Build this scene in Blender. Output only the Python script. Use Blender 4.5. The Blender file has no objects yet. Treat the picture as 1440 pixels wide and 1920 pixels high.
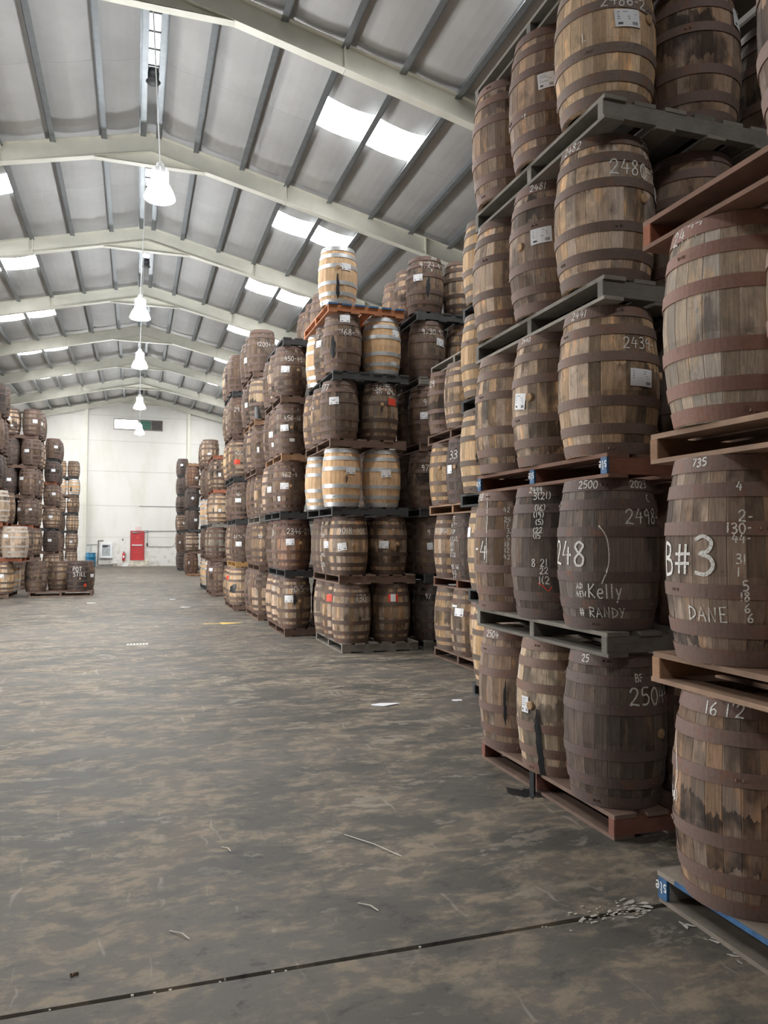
import bpy, bmesh, math, random
from mathutils import Vector, Matrix

random.seed(7)
S = bpy.context.scene
COL = S.collection
PI = math.pi

# ---------------------------------------------------------------- camera, sky, big lights, exposure
def setup_camera():
    cam = bpy.data.cameras.new('camera'); o = bpy.data.objects.new('camera', cam); COL.objects.link(o)
    cam.sensor_fit = 'VERTICAL'; cam.sensor_height = 36.0
    cam.lens = 36.0 * 1440 / 1920            # focal length 1440 px on the 1920 px side
    cam.clip_start = .05; cam.clip_end = 300
    s, p, r = math.radians(17.914), math.radians(2.133), math.radians(.2)
    f = Vector((math.sin(s) * math.cos(p), math.cos(s) * math.cos(p), math.sin(p)))
    rt = Vector((math.cos(s), -math.sin(s), 0)); up = rt.cross(f)
    rt, up = rt * math.cos(r) + up * math.sin(r), -rt * math.sin(r) + up * math.cos(r)
    o.matrix_world = Matrix(((rt.x, up.x, -f.x, 0), (rt.y, up.y, -f.y, 0), (rt.z, up.z, -f.z, 1.74), (0, 0, 0, 1)))
    S.camera = o
setup_camera()

SKYLIGHT = 27.0      # daylight through the roof sheets
DOOR_W = 1500.0      # daylight through the open goods door in the left wall
FAR_W = 380.0       # light added near the far wall to brighten it; its opening is unseen
w = bpy.data.worlds.new('world'); S.world = w; w.use_nodes = True
w.node_tree.nodes['Background'].inputs[0].default_value = (.86, .93, 1, 1)
w.node_tree.nodes['Background'].inputs[1].default_value = 1.0
dl = bpy.data.lights.new('door_daylight', 'AREA'); dl.shape = 'RECTANGLE'; dl.size = 7.0; dl.size_y = 5.2
dl.energy = DOOR_W; dl.color = (1, .97, .93)
do = bpy.data.objects.new('door_daylight', dl); COL.objects.link(do)
do.location = (-11.9, 13.5, 3.0); do.rotation_euler = (math.radians(48), 0, math.radians(-90))   # sky seen through the door: it shines in and down
dl = dl.copy(); dl.size = 6.0; dl.energy = FAR_W; do = bpy.data.objects.new('far_wall_fill', dl); COL.objects.link(do)  # fill light added to brighten the far wall
do.location = (-11.5, 49.0, 2.7); do.rotation_euler = (math.radians(90), 0, math.radians(-90))
S.view_settings.view_transform = 'Standard'; S.view_settings.look = 'None'
S.view_settings.gamma = 1; S.view_settings.use_curve_mapping = False
S.view_settings.exposure = 0.66
S.cycles.use_denoising = True
S.cycles.max_bounces = 7; S.cycles.diffuse_bounces = 5; S.cycles.glossy_bounces = 3; S.cycles.transmission_bounces = 2
S.cycles.sample_clamp_indirect = 6.0

# ---------------------------------------------------------------- helpers
class MB:
    """collects faces, then links them as one mesh"""
    def __init__(s): s.v = []; s.f = []; s.m = []; s.a = None
    def quad(s, pts, m=0):
        n = len(s.v); s.v += [tuple(p) for p in pts]; s.f.append(tuple(range(n, n + len(pts)))); s.m.append(m)
    def box(s, x0, x1, y0, y1, z0, z1, m=0, bev=0):
        n = len(s.v)
        if bev <= 0:
            s.v += [(x0,y0,z0),(x1,y0,z0),(x1,y1,z0),(x0,y1,z0),(x0,y0,z1),(x1,y0,z1),(x1,y1,z1),(x0,y1,z1)]
            fs = [(0,3,2,1),(4,5,6,7),(0,1,5,4),(1,2,6,5),(2,3,7,6),(3,0,4,7)]
        else:
            b = bev
            s.v += [(x0+b,y0,z0),(x1-b,y0,z0),(x1,y0+b,z0),(x1,y1-b,z0),(x1-b,y1,z0),(x0+b,y1,z0),(x0,y1-b,z0),(x0,y0+b,z0)]
            s.v += [(a, c, z1) for a, c, _ in s.v[n:n+8]]
            fs = [tuple(range(7,-1,-1)), tuple(range(8,16))] + [(i,(i+1)%8,(i+1)%8+8,i+8) for i in range(8)]
        s.f += [tuple(i + n for i in f) for f in fs]; s.m += [m] * len(fs)
    def lathe(s, prof, seg=20, m=0, c=(0,0,0), close=True):
        n = len(s.v)
        for r, z in prof:
            for i in range(seg):
                a = 2*PI*i/seg; s.v.append((c[0]+r*math.cos(a), c[1]+r*math.sin(a), c[2]+z))
        for j in range(len(prof)-1):
            for i in range(seg):
                k = (i+1) % seg
                s.f.append((n+j*seg+i, n+j*seg+k, n+(j+1)*seg+k, n+(j+1)*seg+i)); s.m.append(m)
        if close:
            s.f.append(tuple(n+i for i in range(seg-1,-1,-1))); s.m.append(m)
            e = n+(len(prof)-1)*seg; s.f.append(tuple(e+i for i in range(seg))); s.m.append(m)
    def tube(s, pts, r, seg=6, m=0):
        pts = [Vector(p) for p in pts]; n = len(s.v)
        for i, p in enumerate(pts):
            t = (pts[min(i+1,len(pts)-1)] - pts[max(i-1,0)]).normalized()
            a = t.cross(Vector((.31,.9,.2))).normalized(); b = t.cross(a)
            for j in range(seg):
                q = p + r*(math.cos(2*PI*j/seg)*a + math.sin(2*PI*j/seg)*b); s.v.append(tuple(q))
        for i in range(len(pts)-1):
            for j in range(seg):
                k = (j+1) % seg
                s.f.append((n+i*seg+j, n+i*seg+k, n+(i+1)*seg+k, n+(i+1)*seg+j)); s.m.append(m)
        s.f.append(tuple(n+j for j in range(seg-1,-1,-1))); s.m.append(m)
        e = n+(len(pts)-1)*seg; s.f.append(tuple(e+j for j in range(seg))); s.m.append(m)
    def mesh(s, name, mats, smooth=False):
        me = bpy.data.meshes.new(name); me.from_pydata(s.v, [], s.f)
        for mt in (mats if isinstance(mats, (list, tuple)) else [mats]): me.materials.append(mt)
        if any(s.m): me.polygons.foreach_set('material_index', s.m)
        if smooth: me.polygons.foreach_set('use_smooth', [True]*len(s.f))
        if s.a is not None:
            at = me.attributes.new('stave', 'FLOAT', 'FACE'); at.data.foreach_set('value', s.a)
        me.update(); return me

def put(name, me, parent=None, loc=(0,0,0), rz=0, color=None):
    o = bpy.data.objects.new(name, me); COL.objects.link(o)
    o.location = loc
    if rz: o.rotation_euler = (0, 0, rz)
    if color: o.color = color
    if parent: o.parent = parent
    return o
def tag(o, label=None, cat=None, group=None, kind=None):
    if label: o['label'] = label
    if cat: o['category'] = cat
    if group: o['group'] = group
    if kind: o['kind'] = kind
    return o
def struct(o): o['kind'] = 'structure'; return o

# ---------------------------------------------------------------- materials
class NT:
    def __init__(s, name):
        s.mat = bpy.data.materials.new(name); s.mat.use_nodes = True; s.t = s.mat.node_tree
        s.b = s.t.nodes['Principled BSDF']
    def n(s, typ, **kw):
        nd = s.t.nodes.new('ShaderNode' + typ)
        for k, v in kw.items():
            if k in ('operation','blend_type','data_type','noise_dimensions','attribute_name','interpolation_type','feature','distance','clamp'): setattr(nd, k, v)
        return nd
    def l(s, a, b): s.t.links.new(a, b)
    def inp(s, sock, v):
        if hasattr(v, 'links'): s.l(v, sock)
        else:
            try: sock.default_value = v
            except Exception: sock.default_value = (*v, 1)
    def math(s, op, a, b=0.0, c=None, clamp=False):
        nd = s.n('Math', operation=op); nd.use_clamp = clamp
        s.inp(nd.inputs[0], a); s.inp(nd.inputs[1], b)
        if c is not None: s.inp(nd.inputs[2], c)
        return nd.outputs[0]
    def mix(s, fac, a, b, mode='MIX'):
        nd = s.n('Mix', data_type='RGBA', blend_type=mode)
        s.inp(nd.inputs[0], fac); s.inp(nd.inputs[6], a); s.inp(nd.inputs[7], b); return nd.outputs[2]
    def step(s, v, a, b, lo=0.0, hi=1.0):
        nd = s.n('MapRange', interpolation_type='SMOOTHSTEP')
        s.inp(nd.inputs[0], v)
        for i, q in zip((1,2,3,4), (a,b,lo,hi)): s.inp(nd.inputs[i], q)
        return nd.outputs[0]
    def noise(s, vec, scale, detail=3, rough=.55, out=0):
        nd = s.n('TexNoise'); s.l(vec, nd.inputs['Vector'])
        nd.inputs['Scale'].default_value = scale; nd.inputs['Detail'].default_value = detail; nd.inputs['Roughness'].default_value = rough
        return nd.outputs[out]
    def scaled(s, vec, sc, off=None):
        nd = s.n('VectorMath', operation='MULTIPLY'); s.l(vec, nd.inputs[0]); nd.inputs[1].default_value = sc
        if off is None: return nd.outputs[0]
        a = s.n('VectorMath', operation='ADD'); s.l(nd.outputs[0], a.inputs[0]); s.l(off, a.inputs[1]); return a.outputs[0]
    def pos(s): return s.n('NewGeometry').outputs['Position']
    def objco(s): return s.n('TexCoord').outputs['Object']
    def bump(s, h, strength=.3, dist=.01):
        nd = s.n('Bump'); nd.inputs['Strength'].default_value = strength; nd.inputs['Distance'].default_value = dist
        s.l(h, nd.inputs['Height']); s.l(nd.outputs[0], s.b.inputs['Normal'])
    def done(s, col=None, rough=.7, metal=0.0, spec=.5):
        if col is not None: s.inp(s.b.inputs['Base Color'], col)
        s.inp(s.b.inputs['Roughness'], rough); s.inp(s.b.inputs['Metallic'], metal)
        s.b.inputs['Specular IOR Level'].default_value = spec
        return s.mat

def plain(name, col, rough=.6, metal=0.0, var=.15, scale=6):
    t = NT(name); f = t.noise(t.pos(), scale, 3)
    c = t.mix(t.step(f, .3, .7), tuple(q*(1-var) for q in col), tuple(min(1, q*(1+var)) for q in col))
    return t.done(c, rough, metal)

def m_oak():
    t = NT('aged_oak')
    oi = t.n('ObjectInfo'); at = t.n('Attribute', attribute_name='stave')
    P = t.pos(); O = t.objco()
    seed = t.math('ADD', t.math('MULTIPLY', at.outputs['Fac'], 71.3), t.math('MULTIPLY', oi.outputs['Random'], 913.7))
    wn = t.n('TexWhiteNoise', noise_dimensions='1D'); t.l(seed, wn.inputs['W'])
    sp = t.n('SeparateColor'); t.l(wn.outputs['Color'], sp.inputs[0])
    v1, v2, v3 = sp.outputs[0], sp.outputs[1], sp.outputs[2]
    wear = oi.outputs['Alpha']
    # a stave weathers differently between the hoops
    sz = t.n('SeparateXYZ'); t.l(O, sz.inputs[0])
    seg = t.math('FLOOR', t.math('MULTIPLY', sz.outputs[2], 5.2))
    w2 = t.n('TexWhiteNoise', noise_dimensions='2D')
    cv = t.n('CombineXYZ'); t.l(seed, cv.inputs[0]); t.l(seg, cv.inputs[1]); t.l(cv.outputs[0], w2.inputs['Vector'])
    segv = w2.outputs['Value']
    n1 = t.noise(t.scaled(P, (1, 1, .5)), 3.2, 4, .62)
    n2 = t.noise(t.scaled(P, (1, 1, .16)), 16, 4, .6)
    grain = t.noise(t.scaled(P, (1, 1, .05)), 95, 3, .6)
    br = t.math('ADD', t.math('MULTIPLY', v1, .75), t.math('MULTIPLY', segv, .45))
    br = t.math('ADD', br, .42)                                        # .42 .. 1.62
    amp = t.math('ADD', t.math('MULTIPLY', wear, 1.0), .2)
    br = t.math('ADD', t.math('MULTIPLY', t.math('SUBTRACT', br, 1.0), amp), 1.0)
    c = t.mix(1.0, oi.outputs['Color'], br, 'MULTIPLY')
    hs = t.n('HueSaturation'); t.l(c, hs.inputs['Color'])
    t.l(t.math('SUBTRACT', 1.15, t.math('MULTIPLY', t.math('MULTIPLY', v2, wear), .55)), hs.inputs['Saturation'])
    c = hs.outputs[0]
    # bare, rubbed patches and dark soaked ones
    bare = t.math('MULTIPLY', t.step(n2, .56, .72), t.math('MULTIPLY', wear, .8))
    c = t.mix(bare, c, t.mix(1.0, oi.outputs['Color'], (2.1, 1.75, 1.38, 1), 'MULTIPLY'))
    dark = t.math('MULTIPLY', t.step(t.math('ADD', n1, t.math('MULTIPLY', t.math('SUBTRACT', v3, .5), .16)), .53, .66), t.math('MULTIPLY', wear, .9))
    c = t.mix(dark, c, t.mix(1.0, oi.outputs['Color'], (.28, .29, .33, 1), 'MULTIPLY'))
    n3 = t.noise(t.scaled(P, (1, 1, .8)), 10, 5, .7)
    # a soaked or painted band round part of the barrel: (from, to, strength) is set on the object
    sk = t.n('Attribute', attribute_name='soak'); sk.attribute_type = 'OBJECT'
    sv = t.n('SeparateXYZ'); t.l(sk.outputs['Vector'], sv.inputs[0])
    zz = t.math('ADD', sz.outputs[2], t.math('MULTIPLY', t.math('SUBTRACT', n2, .5), .28))
    zz = t.math('ADD', zz, t.math('MULTIPLY', t.math('SUBTRACT', v1, .5), .10))
    band = t.math('MULTIPLY', t.math('GREATER_THAN', zz, sv.outputs[0]), t.math('GREATER_THAN', sv.outputs[1], zz))
    band = t.math('MULTIPLY', t.math('MULTIPLY', band, sv.outputs[2]), t.step(n1, .38, .52))
    c = t.mix(band, c, t.mix(1.0, c, (.20, .21, .25, 1), 'MULTIPLY'))
    c = t.mix(t.math('MULTIPLY', t.step(n3, .54, .66), t.math('MULTIPLY', wear, .55)), c, t.mix(1.0, c, (.42, .42, .45, 1), 'MULTIPLY'))
    c = t.mix(t.math('MULTIPLY', t.step(n3, .42, .32), t.math('MULTIPLY', wear, .45)), c, t.mix(1.0, c, (1.75, 1.6, 1.4, 1), 'MULTIPLY'))
    c = t.mix(1.0, c, t.mix(t.step(grain, .3, .7), (.8, .8, .8, 1), (1.14, 1.14, 1.14, 1)), 'MULTIPLY')
    t.bump(t.math('ADD', grain, t.math('MULTIPLY', n2, .6)), .28, .004)
    return t.done(c, t.math('ADD', .62, t.math('MULTIPLY', n1, .3)), 0, .35)
def m_hoop():
    t = NT('rusted_hoop'); oi = t.n('ObjectInfo'); P = t.pos()
    off = t.n('CombineXYZ'); t.l(t.math('MULTIPLY', oi.outputs['Random'], 40), off.inputs[0])
    n = t.noise(t.scaled(P, (1, 1, 1), off.outputs[0]), 9, 5, .68); g = t.noise(P, 60, 3)
    c = t.mix(t.step(n, .5, .74, 0, .75), oi.outputs['Color'], (.26, .115, .065, 1))
    c = t.mix(t.step(n, .28, .42, .5, 0), c, t.mix(1.0, oi.outputs['Color'], (.45, .45, .5, 1), 'MULTIPLY'))
    c = t.mix(1.0, c, t.mix(g, (.78, .78, .78, 1), (1.2, 1.2, 1.2, 1)), 'MULTIPLY')
    t.bump(g, .2, .003)
    return t.done(c, .68, .15)
def m_silver():
    t = NT('galvanised_hoop'); n = t.noise(t.pos(), 24, 4)
    return t.done(t.mix(n, (.5, .52, .54, 1), (.72, .74, .76, 1)), t.math('ADD', .3, t.math('MULTIPLY', n, .25)), .55)
def m_pallet():
    t = NT('pallet_timber'); oi = t.n('ObjectInfo'); P = t.pos()
    off = t.n('CombineXYZ'); t.l(t.math('MULTIPLY', oi.outputs['Random'], 50), off.inputs[0])
    n = t.noise(t.scaled(P, (1, 1, 1), off.outputs[0]), 5, 4, .62); g = t.noise(t.scaled(P, (8, 3, 60), off.outputs[0]), 2.0, 4, .6)
    c = t.mix(1.0, oi.outputs['Color'], t.mix(n, (.5, .5, .52, 1), (1.55, 1.5, 1.42, 1)), 'MULTIPLY')
    c = t.mix(1.0, c, t.mix(g, (.72, .72, .72, 1), (1.25, 1.25, 1.25, 1)), 'MULTIPLY')
    r = t.math('ADD', t.math('MULTIPLY', oi.outputs['Random'], .35), .8)
    c = t.mix(1.0, c, r, 'MULTIPLY')
    t.bump(g, .35, .004)
    return t.done(c, .8, 0, .3)
def m_floor():
    t = NT('worn_concrete'); P = t.pos(); oi = t.n('ObjectInfo')
    warp = t.n('VectorMath', operation='ADD'); t.l(P, warp.inputs[0])
    wv = t.n('VectorMath', operation='SCALE'); t.l(t.noise(P, 1.7, 3, .6, 1), wv.inputs[0]); wv.inputs[3].default_value = .22
    t.l(wv.outputs[0], warp.inputs[1]); W = warp.outputs[0]
    big = t.noise(t.scaled(W, (.55, .8, 1)), .55, 4, .55)
    mid = t.noise(t.scaled(W, (.8, 1.5, 1)), 1.9, 6, .66)
    sm = t.noise(t.scaled(W, (1, 1.6, 1)), 6.5, 5, .65)
    fine = t.noise(P, 60, 4, .7)
    c = t.mix(t.step(mid, .40, .62), (.086, .081, .073, 1), (.146, .128, .105, 1))
    c = t.mix(t.step(big, .45, .60, 0, .6), c, (.145, .133, .119, 1))
    c = t.mix(t.math('MULTIPLY', t.step(sm, .44, .60, 0, .75), t.step(mid, .42, .58)), c, (.28, .228, .165, 1))
    c = t.mix(t.math('MULTIPLY', t.step(t.noise(t.scaled(W, (.7, 1.3, 1)), 3.4, 6, .7), .56, .62, 0, .6), t.step(big, .56, .44)), c, (.31, .275, .225, 1))
    c = t.mix(t.math('MULTIPLY', t.step(sm, .44, .34, 0, 1), t.step(mid, .54, .42, 0, .8)), c, (.052, .052, .050, 1))
    # long drag scratches
    wa = t.n('TexNoise'); t.l(t.scaled(W, (9, .6, 1)), wa.inputs['Vector']); wa.inputs['Scale'].default_value = 2.2; wa.inputs['Detail'].default_value = 2
    c = t.mix(t.math('MULTIPLY', t.step(wa.outputs[0], .66, .72, 0, .35), t.step(mid, .45, .55)), c, (.42, .39, .34, 1))
    sl = t.math('ADD', .9, t.math('MULTIPLY', oi.outputs['Random'], .2))
    c = t.mix(1.0, c, sl, 'MULTIPLY')
    c = t.mix(1.0, c, t.mix(fine, (.82, .82, .82, 1), (1.16, 1.16, 1.16, 1)), 'MULTIPLY')
    h = t.math('ADD', t.math('MULTIPLY', sm, .6), t.math('MULTIPLY', fine, .25)); t.bump(h, .25, .006)
    return t.done(c, t.math('ADD', .48, t.math('MULTIPLY', mid, .34)), 0, .28)
def m_wall():
    t = NT('painted_wall'); P = t.pos()
    n = t.noise(t.scaled(P, (1, 1, .35)), .9, 5, .6); m = t.noise(P, 3.5, 4, .6)
    sz = t.n('SeparateXYZ'); t.l(P, sz.inputs[0])
    c = t.mix(t.step(n, .4, .8), (.80, .795, .77, 1), (.72, .705, .64, 1))
    low = t.math('MULTIPLY', t.step(sz.outputs[2], 2.2, .1), t.step(m, .48, .70, 0, .5))    # grime rubbed on near the floor
    c = t.mix(low, c, (.36, .31, .24, 1))
    return t.done(c, .75, 0, .3)
def m_ceiling():
    t = NT('insulation_sheet'); P = t.pos()
    n = t.noise(P, .8, 4, .6); oi = t.n('ObjectInfo')
    c = t.mix(t.step(n, .3, .7), (.45, .445, .435, 1), (.52, .515, .505, 1))
    c = t.mix(1.0, c, t.math('ADD', .94, t.math('MULTIPLY', oi.outputs['Random'], .1)), 'MULTIPLY')
    t.bump(t.noise(t.scaled(P, (1, .4, 1)), 2.2, 3), .35, .05)
    return t.done(c, .6, 0, .35)
def m_emit(name, col, k):
    t = NT(name); t.b.inputs['Base Color'].default_value = (.8, .8, .8, 1)
    t.b.inputs['Emission Color'].default_value = (*col, 1); t.b.inputs['Emission Strength'].default_value = k
    return t.mat
def m_chalk():
    t = NT('chalk'); n = t.noise(t.pos(), 160, 2)
    return t.done(t.mix(t.step(n, .32, .55), (.42, .40, .37, 1), (.92, .91, .88, 1)), .9, 0, .1)
OAK, HOOP, SILVER, TIMBER, FLOOR, WALL, CEIL, CHALK = m_oak(), m_hoop(), m_silver(), m_pallet(), m_floor(), m_wall(), m_ceiling(), m_chalk()
PAPER = plain('label_paper', (.86, .88, .92), .6, 0, .04); INK = plain('label_ink', (.09, .09, .11), .7)
REDPAPER = plain('red_paper', (.75, .07, .035), .6, 0, .08); LEAK = plain('leaked_spirit', (.022, .024, .028), .35, 0, .3)
BUNG = plain('bung_wood', (.42, .27, .15), .7, 0, .2, 30)
CREAM = plain('cream_steel', (.76, .75, .66), .5, 0, .05, 2); GALV = NT('galvanised_purlin')
gn = GALV.noise(GALV.pos(), 7, 4)
GALV = GALV.done(GALV.mix(gn, (.20, .22, .235, 1), (.34, .36, .375, 1)), .42, .6)
SKY = m_emit('skylight_sheet', (1, .99, .96), SKYLIGHT)
RIDGE = m_emit('ridge_light_sheet', (.93, .97, 1), 1.2)
LAMPGLOW = m_emit('lamp_glow', (.93, .97, 1), 120.0)
WHITEPL = plain('white_plastic', (.80, .82, .84), .4, 0, .05)
DARK = plain('dark_metal', (.045, .045, .05), .5); STEEL = plain('grey_steel', (.34, .35, .36), .4, .5)
REDPAINT = plain('red_paint', (.52, .045, .05), .45, 0, .12, 3); BLUEPL = plain('blue_plastic', (.015, .16, .30), .4, 0, .12)
BLUEPAINT = plain('blue_paint', (.035, .12, .27), .6, 0, .25, 18)
GREEN = plain('green_slat', (.10, .36, .25), .5); YELLOW = plain('yellow_paint', (.78, .52, .13), .7, 0, .2, 9)
# ---------------------------------------------------------------- the building
XR, TOP, SL = .21, 11.30, .235            # ridge x, rafter top at the ridge, roof slope
XL, XRR, YN, YF = -11.0, 11.4, -7.5, 53.1
FR = [1.65 + 5.65 * i for i in range(9)]   # portal frames
PUR = [.23] + [1.09 * k for k in range(1, 11)]
def roof_z(u): return TOP - SL * u

fl = struct(bpy.data.objects.new('floor', None)); COL.objects.link(fl)
tag(fl, 'worn grey concrete warehouse floor cut by dark joints')
ys = [YN, 3.15, 11.08, 17.3, 25.2, 33.1, 41.0, YF]
for a, b in zip(ys, ys[1:]):
    q = random.Random(int(b * 10)); m = MB(); n = 90
    ga, gb = (.015 if a == 3.15 else .006), (.015 if b == 3.15 else .006)      # the nearest joint is eroded wide
    xs = [XL + (XRR - XL) * i / n for i in range(n + 1)]
    lo = [a + ga * q.uniform(.7, 1.3) for _ in xs]; hi = [b - gb * q.uniform(.7, 1.3) for _ in xs]
    for i in range(n):
        m.quad([(xs[i], lo[i], 0), (xs[i+1], lo[i+1], 0), (xs[i+1], hi[i+1], 0), (xs[i], hi[i], 0)])
        m.quad([(xs[i+1], lo[i+1], 0), (xs[i], lo[i], 0), (xs[i], lo[i], -.1), (xs[i+1], lo[i+1], -.1)])
        m.quad([(xs[i], hi[i], 0), (xs[i+1], hi[i+1], 0), (xs[i+1], hi[i+1], -.1), (xs[i], hi[i], -.1)])
    put('concrete_slab', m.mesh('concrete_slab', FLOOR), fl)
m = MB(); m.box(XL, XRR, YN, YF, -.22, -.014)
put('joint_filler', m.mesh('joint_filler', plain('joint_dirt', (.075, .066, .056), .9)), fl)
# ragged repair edges where the nearest joint has crumbled
random.seed(3)

DIMWALL = plain('dimmed_side_wall', (.30, .285, .26), .85, 0, .15, 1.5)  # unseen side walls, greyed to cut the bounced light
def wall(name, boxes, label):
    m = MB()
    for b in boxes: m.box(*b)
    o = put(name, m.mesh(name, DIMWALL)); struct(o); o['label'] = label; return o
wall('wall_right', [(XRR, XRR + .2, YN, YF, -.2, roof_z(XRR - XR) + .35)], 'unseen grey side wall behind the right-hand stacks')
zl = roof_z(XR - XL) + .35
wall('wall_left', [(XL - .2, XL, YN, 10, -.2, zl), (XL - .2, XL, 17, 46, -.2, zl), (XL - .2, XL, 10, 17, 5.3, zl), (XL - .2, XL, 52, YF, -.2, zl), (XL - .2, XL, 46, 52, 5.3, zl)], 'unseen grey side wall with goods door and added light opening')  # the far opening is added for the fill light there
m = MB(); m.quad([(XL, YN, -.2), (XRR, YN, -.2), (XRR, YN, roof_z(XRR - XR) + .3), (XR, YN, TOP + .3), (XL, YN, roof_z(XR - XL) + .3)])
m.quad([(XL, YN - .2, -.2), (XL, YN - .2, zl), (XR, YN - .2, TOP + .3), (XRR, YN - .2, zl), (XRR, YN - .2, -.2)])
o = struct(put('wall_near', m.mesh('wall_near', plain('darkened_gable', (.10, .10, .105), .6)))); o['label'] = 'gable wall behind the camera'  # unseen wall, darkened so little light bounces from behind the camera
# far gable wall: tall painted panels with fine recessed joints, posts between bays
wf = struct(bpy.data.objects.new('wall_far', None)); COL.objects.link(wf); wf['label'] = 'white painted gable wall at the far end'
xs = [XL, -6.3, -3.13, 3.31, 6.6, XRR]; zs = [0, 1.9, 3.95, 6.2, 8.2, 9.85, 12]
for x0, x1 in zip(xs, xs[1:]):
    for z0, z1 in zip(zs, zs[1:]):
        def cl(x): return min(z1 - .006, roof_z(abs(x - XR)) + .3)
        if cl(x0) <= z0 and cl(x1) <= z0: continue
        a, b = x0 + .006, x1 - .006
        top = [(b, cl(b))] + ([(XR, cl(XR))] if a < XR < b else []) + [(a, cl(a))]
        top = [(x, max(z, z0)) for x, z in top]
        pts = [(a, z0 + .006), (b, z0 + .006)] + top
        m = MB(); m.quad([(x, YF - .03, z) for x, z in pts]); m.quad([(x, YF + .1, z) for x, z in reversed(pts)])
        n = len(pts)
        for i in range(n):
            p, q = pts[i], pts[(i + 1) % n]
            m.quad([(q[0], YF - .03, q[1]), (p[0], YF - .03, p[1]), (p[0], YF + .1, p[1]), (q[0], YF + .1, q[1])])
        put('wall_panel', m.mesh('wall_panel', WALL), wf)
m = MB(); m.box(XL, XRR, YF + .02, YF + .2, -.2, 12)
put('wall_backing', m.mesh('wall_backing', plain('wall_joint', (.5, .48, .42), .8)), wf)
for k_, x in enumerate((-3.13, 3.31, -6.4, 6.7)):
    m = MB(); m.box(x - .09, x + .09, YF - .21, YF - .03, 0, roof_z(abs(x - XR)) - .1)
    o = struct(put('trim_%d' % (k_ + 1), m.mesh('wall_post', CREAM))); o['label'] = 'cream steel post against the far wall, %s of the red door' % ('left' if x < 0 else 'right')

ce = struct(bpy.data.objects.new('ceiling', None)); COL.objects.link(ce); ce['label'] = 'pitched roof of grey insulation sheets between steel purlins'
bays = [(YN, FR[0])] + [(FR[i], FR[i + 1]) for i in range(8)] + [(FR[8], YF)]
bays = [(FR[i], FR[i + 1]) for i in range(8)]; bays = [(YN, FR[0] - 3.0), (FR[0] - 3.0, FR[0])] + bays
bays += [(FR[8], YF)]
pcache = {}
def sheet(side, a, b, L, mat, nm):
    k = (side, a, b, round(L, 3), nm)
    if k not in pcache:
        m = MB(); N = 6
        def P(t, y):
            u = a + (b - a) * t; sag = .055 * 4 * t * (1 - t)
            return (side * u, y, roof_z(u) + .2 - sag)
        for i in range(N):
            q = [P(i / N, .004), P((i + 1) / N, .004), P((i + 1) / N, L - .004), P(i / N, L - .004)]
            m.quad(q if side < 0 else q[::-1])
        pcache[k] = m.mesh(nm, mat, True)
    return pcache[k]
gaps = list(zip(PUR, PUR[1:]))
for bi, (y0, y1) in enumerate(bays):
    if y1 - y0 < .3: continue
    for side in (-1, 1):
        for gi, (a, b) in enumerate(gaps):
            spans = []
            fr = y1 - y0
            if gi in (3, 4) and fr > 5 and bi != 2:
                s0 = y0 + 1.85; s1 = s0 + 1.08
                spans = [(y0, s0, 0), (s0, s1, 1), (s1, y1, 0)]
            elif 3 <= bi <= 5:
                mid = y0 + fr * .52; spans = [(y0, mid, 0), (mid, y1, 0)]
            else: spans = [(y0, y1, 0)]
            for s, e, k in spans:
                nm = 'skylight_panel' if k else 'ceiling_panel'
                put(nm, sheet(side, a, b, e - s, SKY if k else CEIL, nm), ce, (XR, s, 0))
    # ridge strip
    m = MB(); m.quad([(-.23, 0, TOP + .17), (0, 0, TOP + .22), (0, fr, TOP + .22), (-.23, fr, TOP + .17)][::-1]); m.quad([(0, 0, TOP + .22), (.23, 0, TOP + .17), (.23, fr, TOP + .17), (0, fr, TOP + .22)][::-1])
    put('ridge_flashing', m.mesh('ridge_flashing', CEIL), ce, (XR, y0, 0))
    if 3 <= bi <= 7:
        yv = y0 + 3.2
        m = MB(); m.box(-.10, .10, 0, 2.3, TOP + .12, TOP + .14)
        rl = put('ridge_light', m.mesh('ridge_light', RIDGE), ce, (XR, yv - 2.35, 0))
        for q in range(5):
            m2 = MB(); m2.box(-.17, .17, q * .55, q * .55 + .025, TOP + .085, TOP + .11)
            put('cross_bar', m2.mesh('cross_bar', DARK), rl)
        m = MB(); m.lathe([(.13, -.14), (.16, -.10), (.16, .02), (.10, .05), (.10, .14)], 18)
        rv = put('ridge_vent', m.mesh('ridge_vent', DARK, True), ce, (XR, yv + .12, TOP + .02))
for side in (-1, 1):
    for u in PUR:
        m = MB(); x = side * u; z = roof_z(u)
        d = -side
        # Z section: web, top and bottom flanges
        m.box(x - .008, x + .008, YN, YF, z - .04, z + .2)
        m.box(min(x, x + d * .12), max(x, x + d * .12), YN, YF, z - .04, z - .026)
        m.box(min(x, x - d * .07), max(x, x - d * .07), YN, YF, z + .185, z + .197)
        put('purlin', m.mesh('purlin', GALV), ce, (XR, 0, 0))
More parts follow.
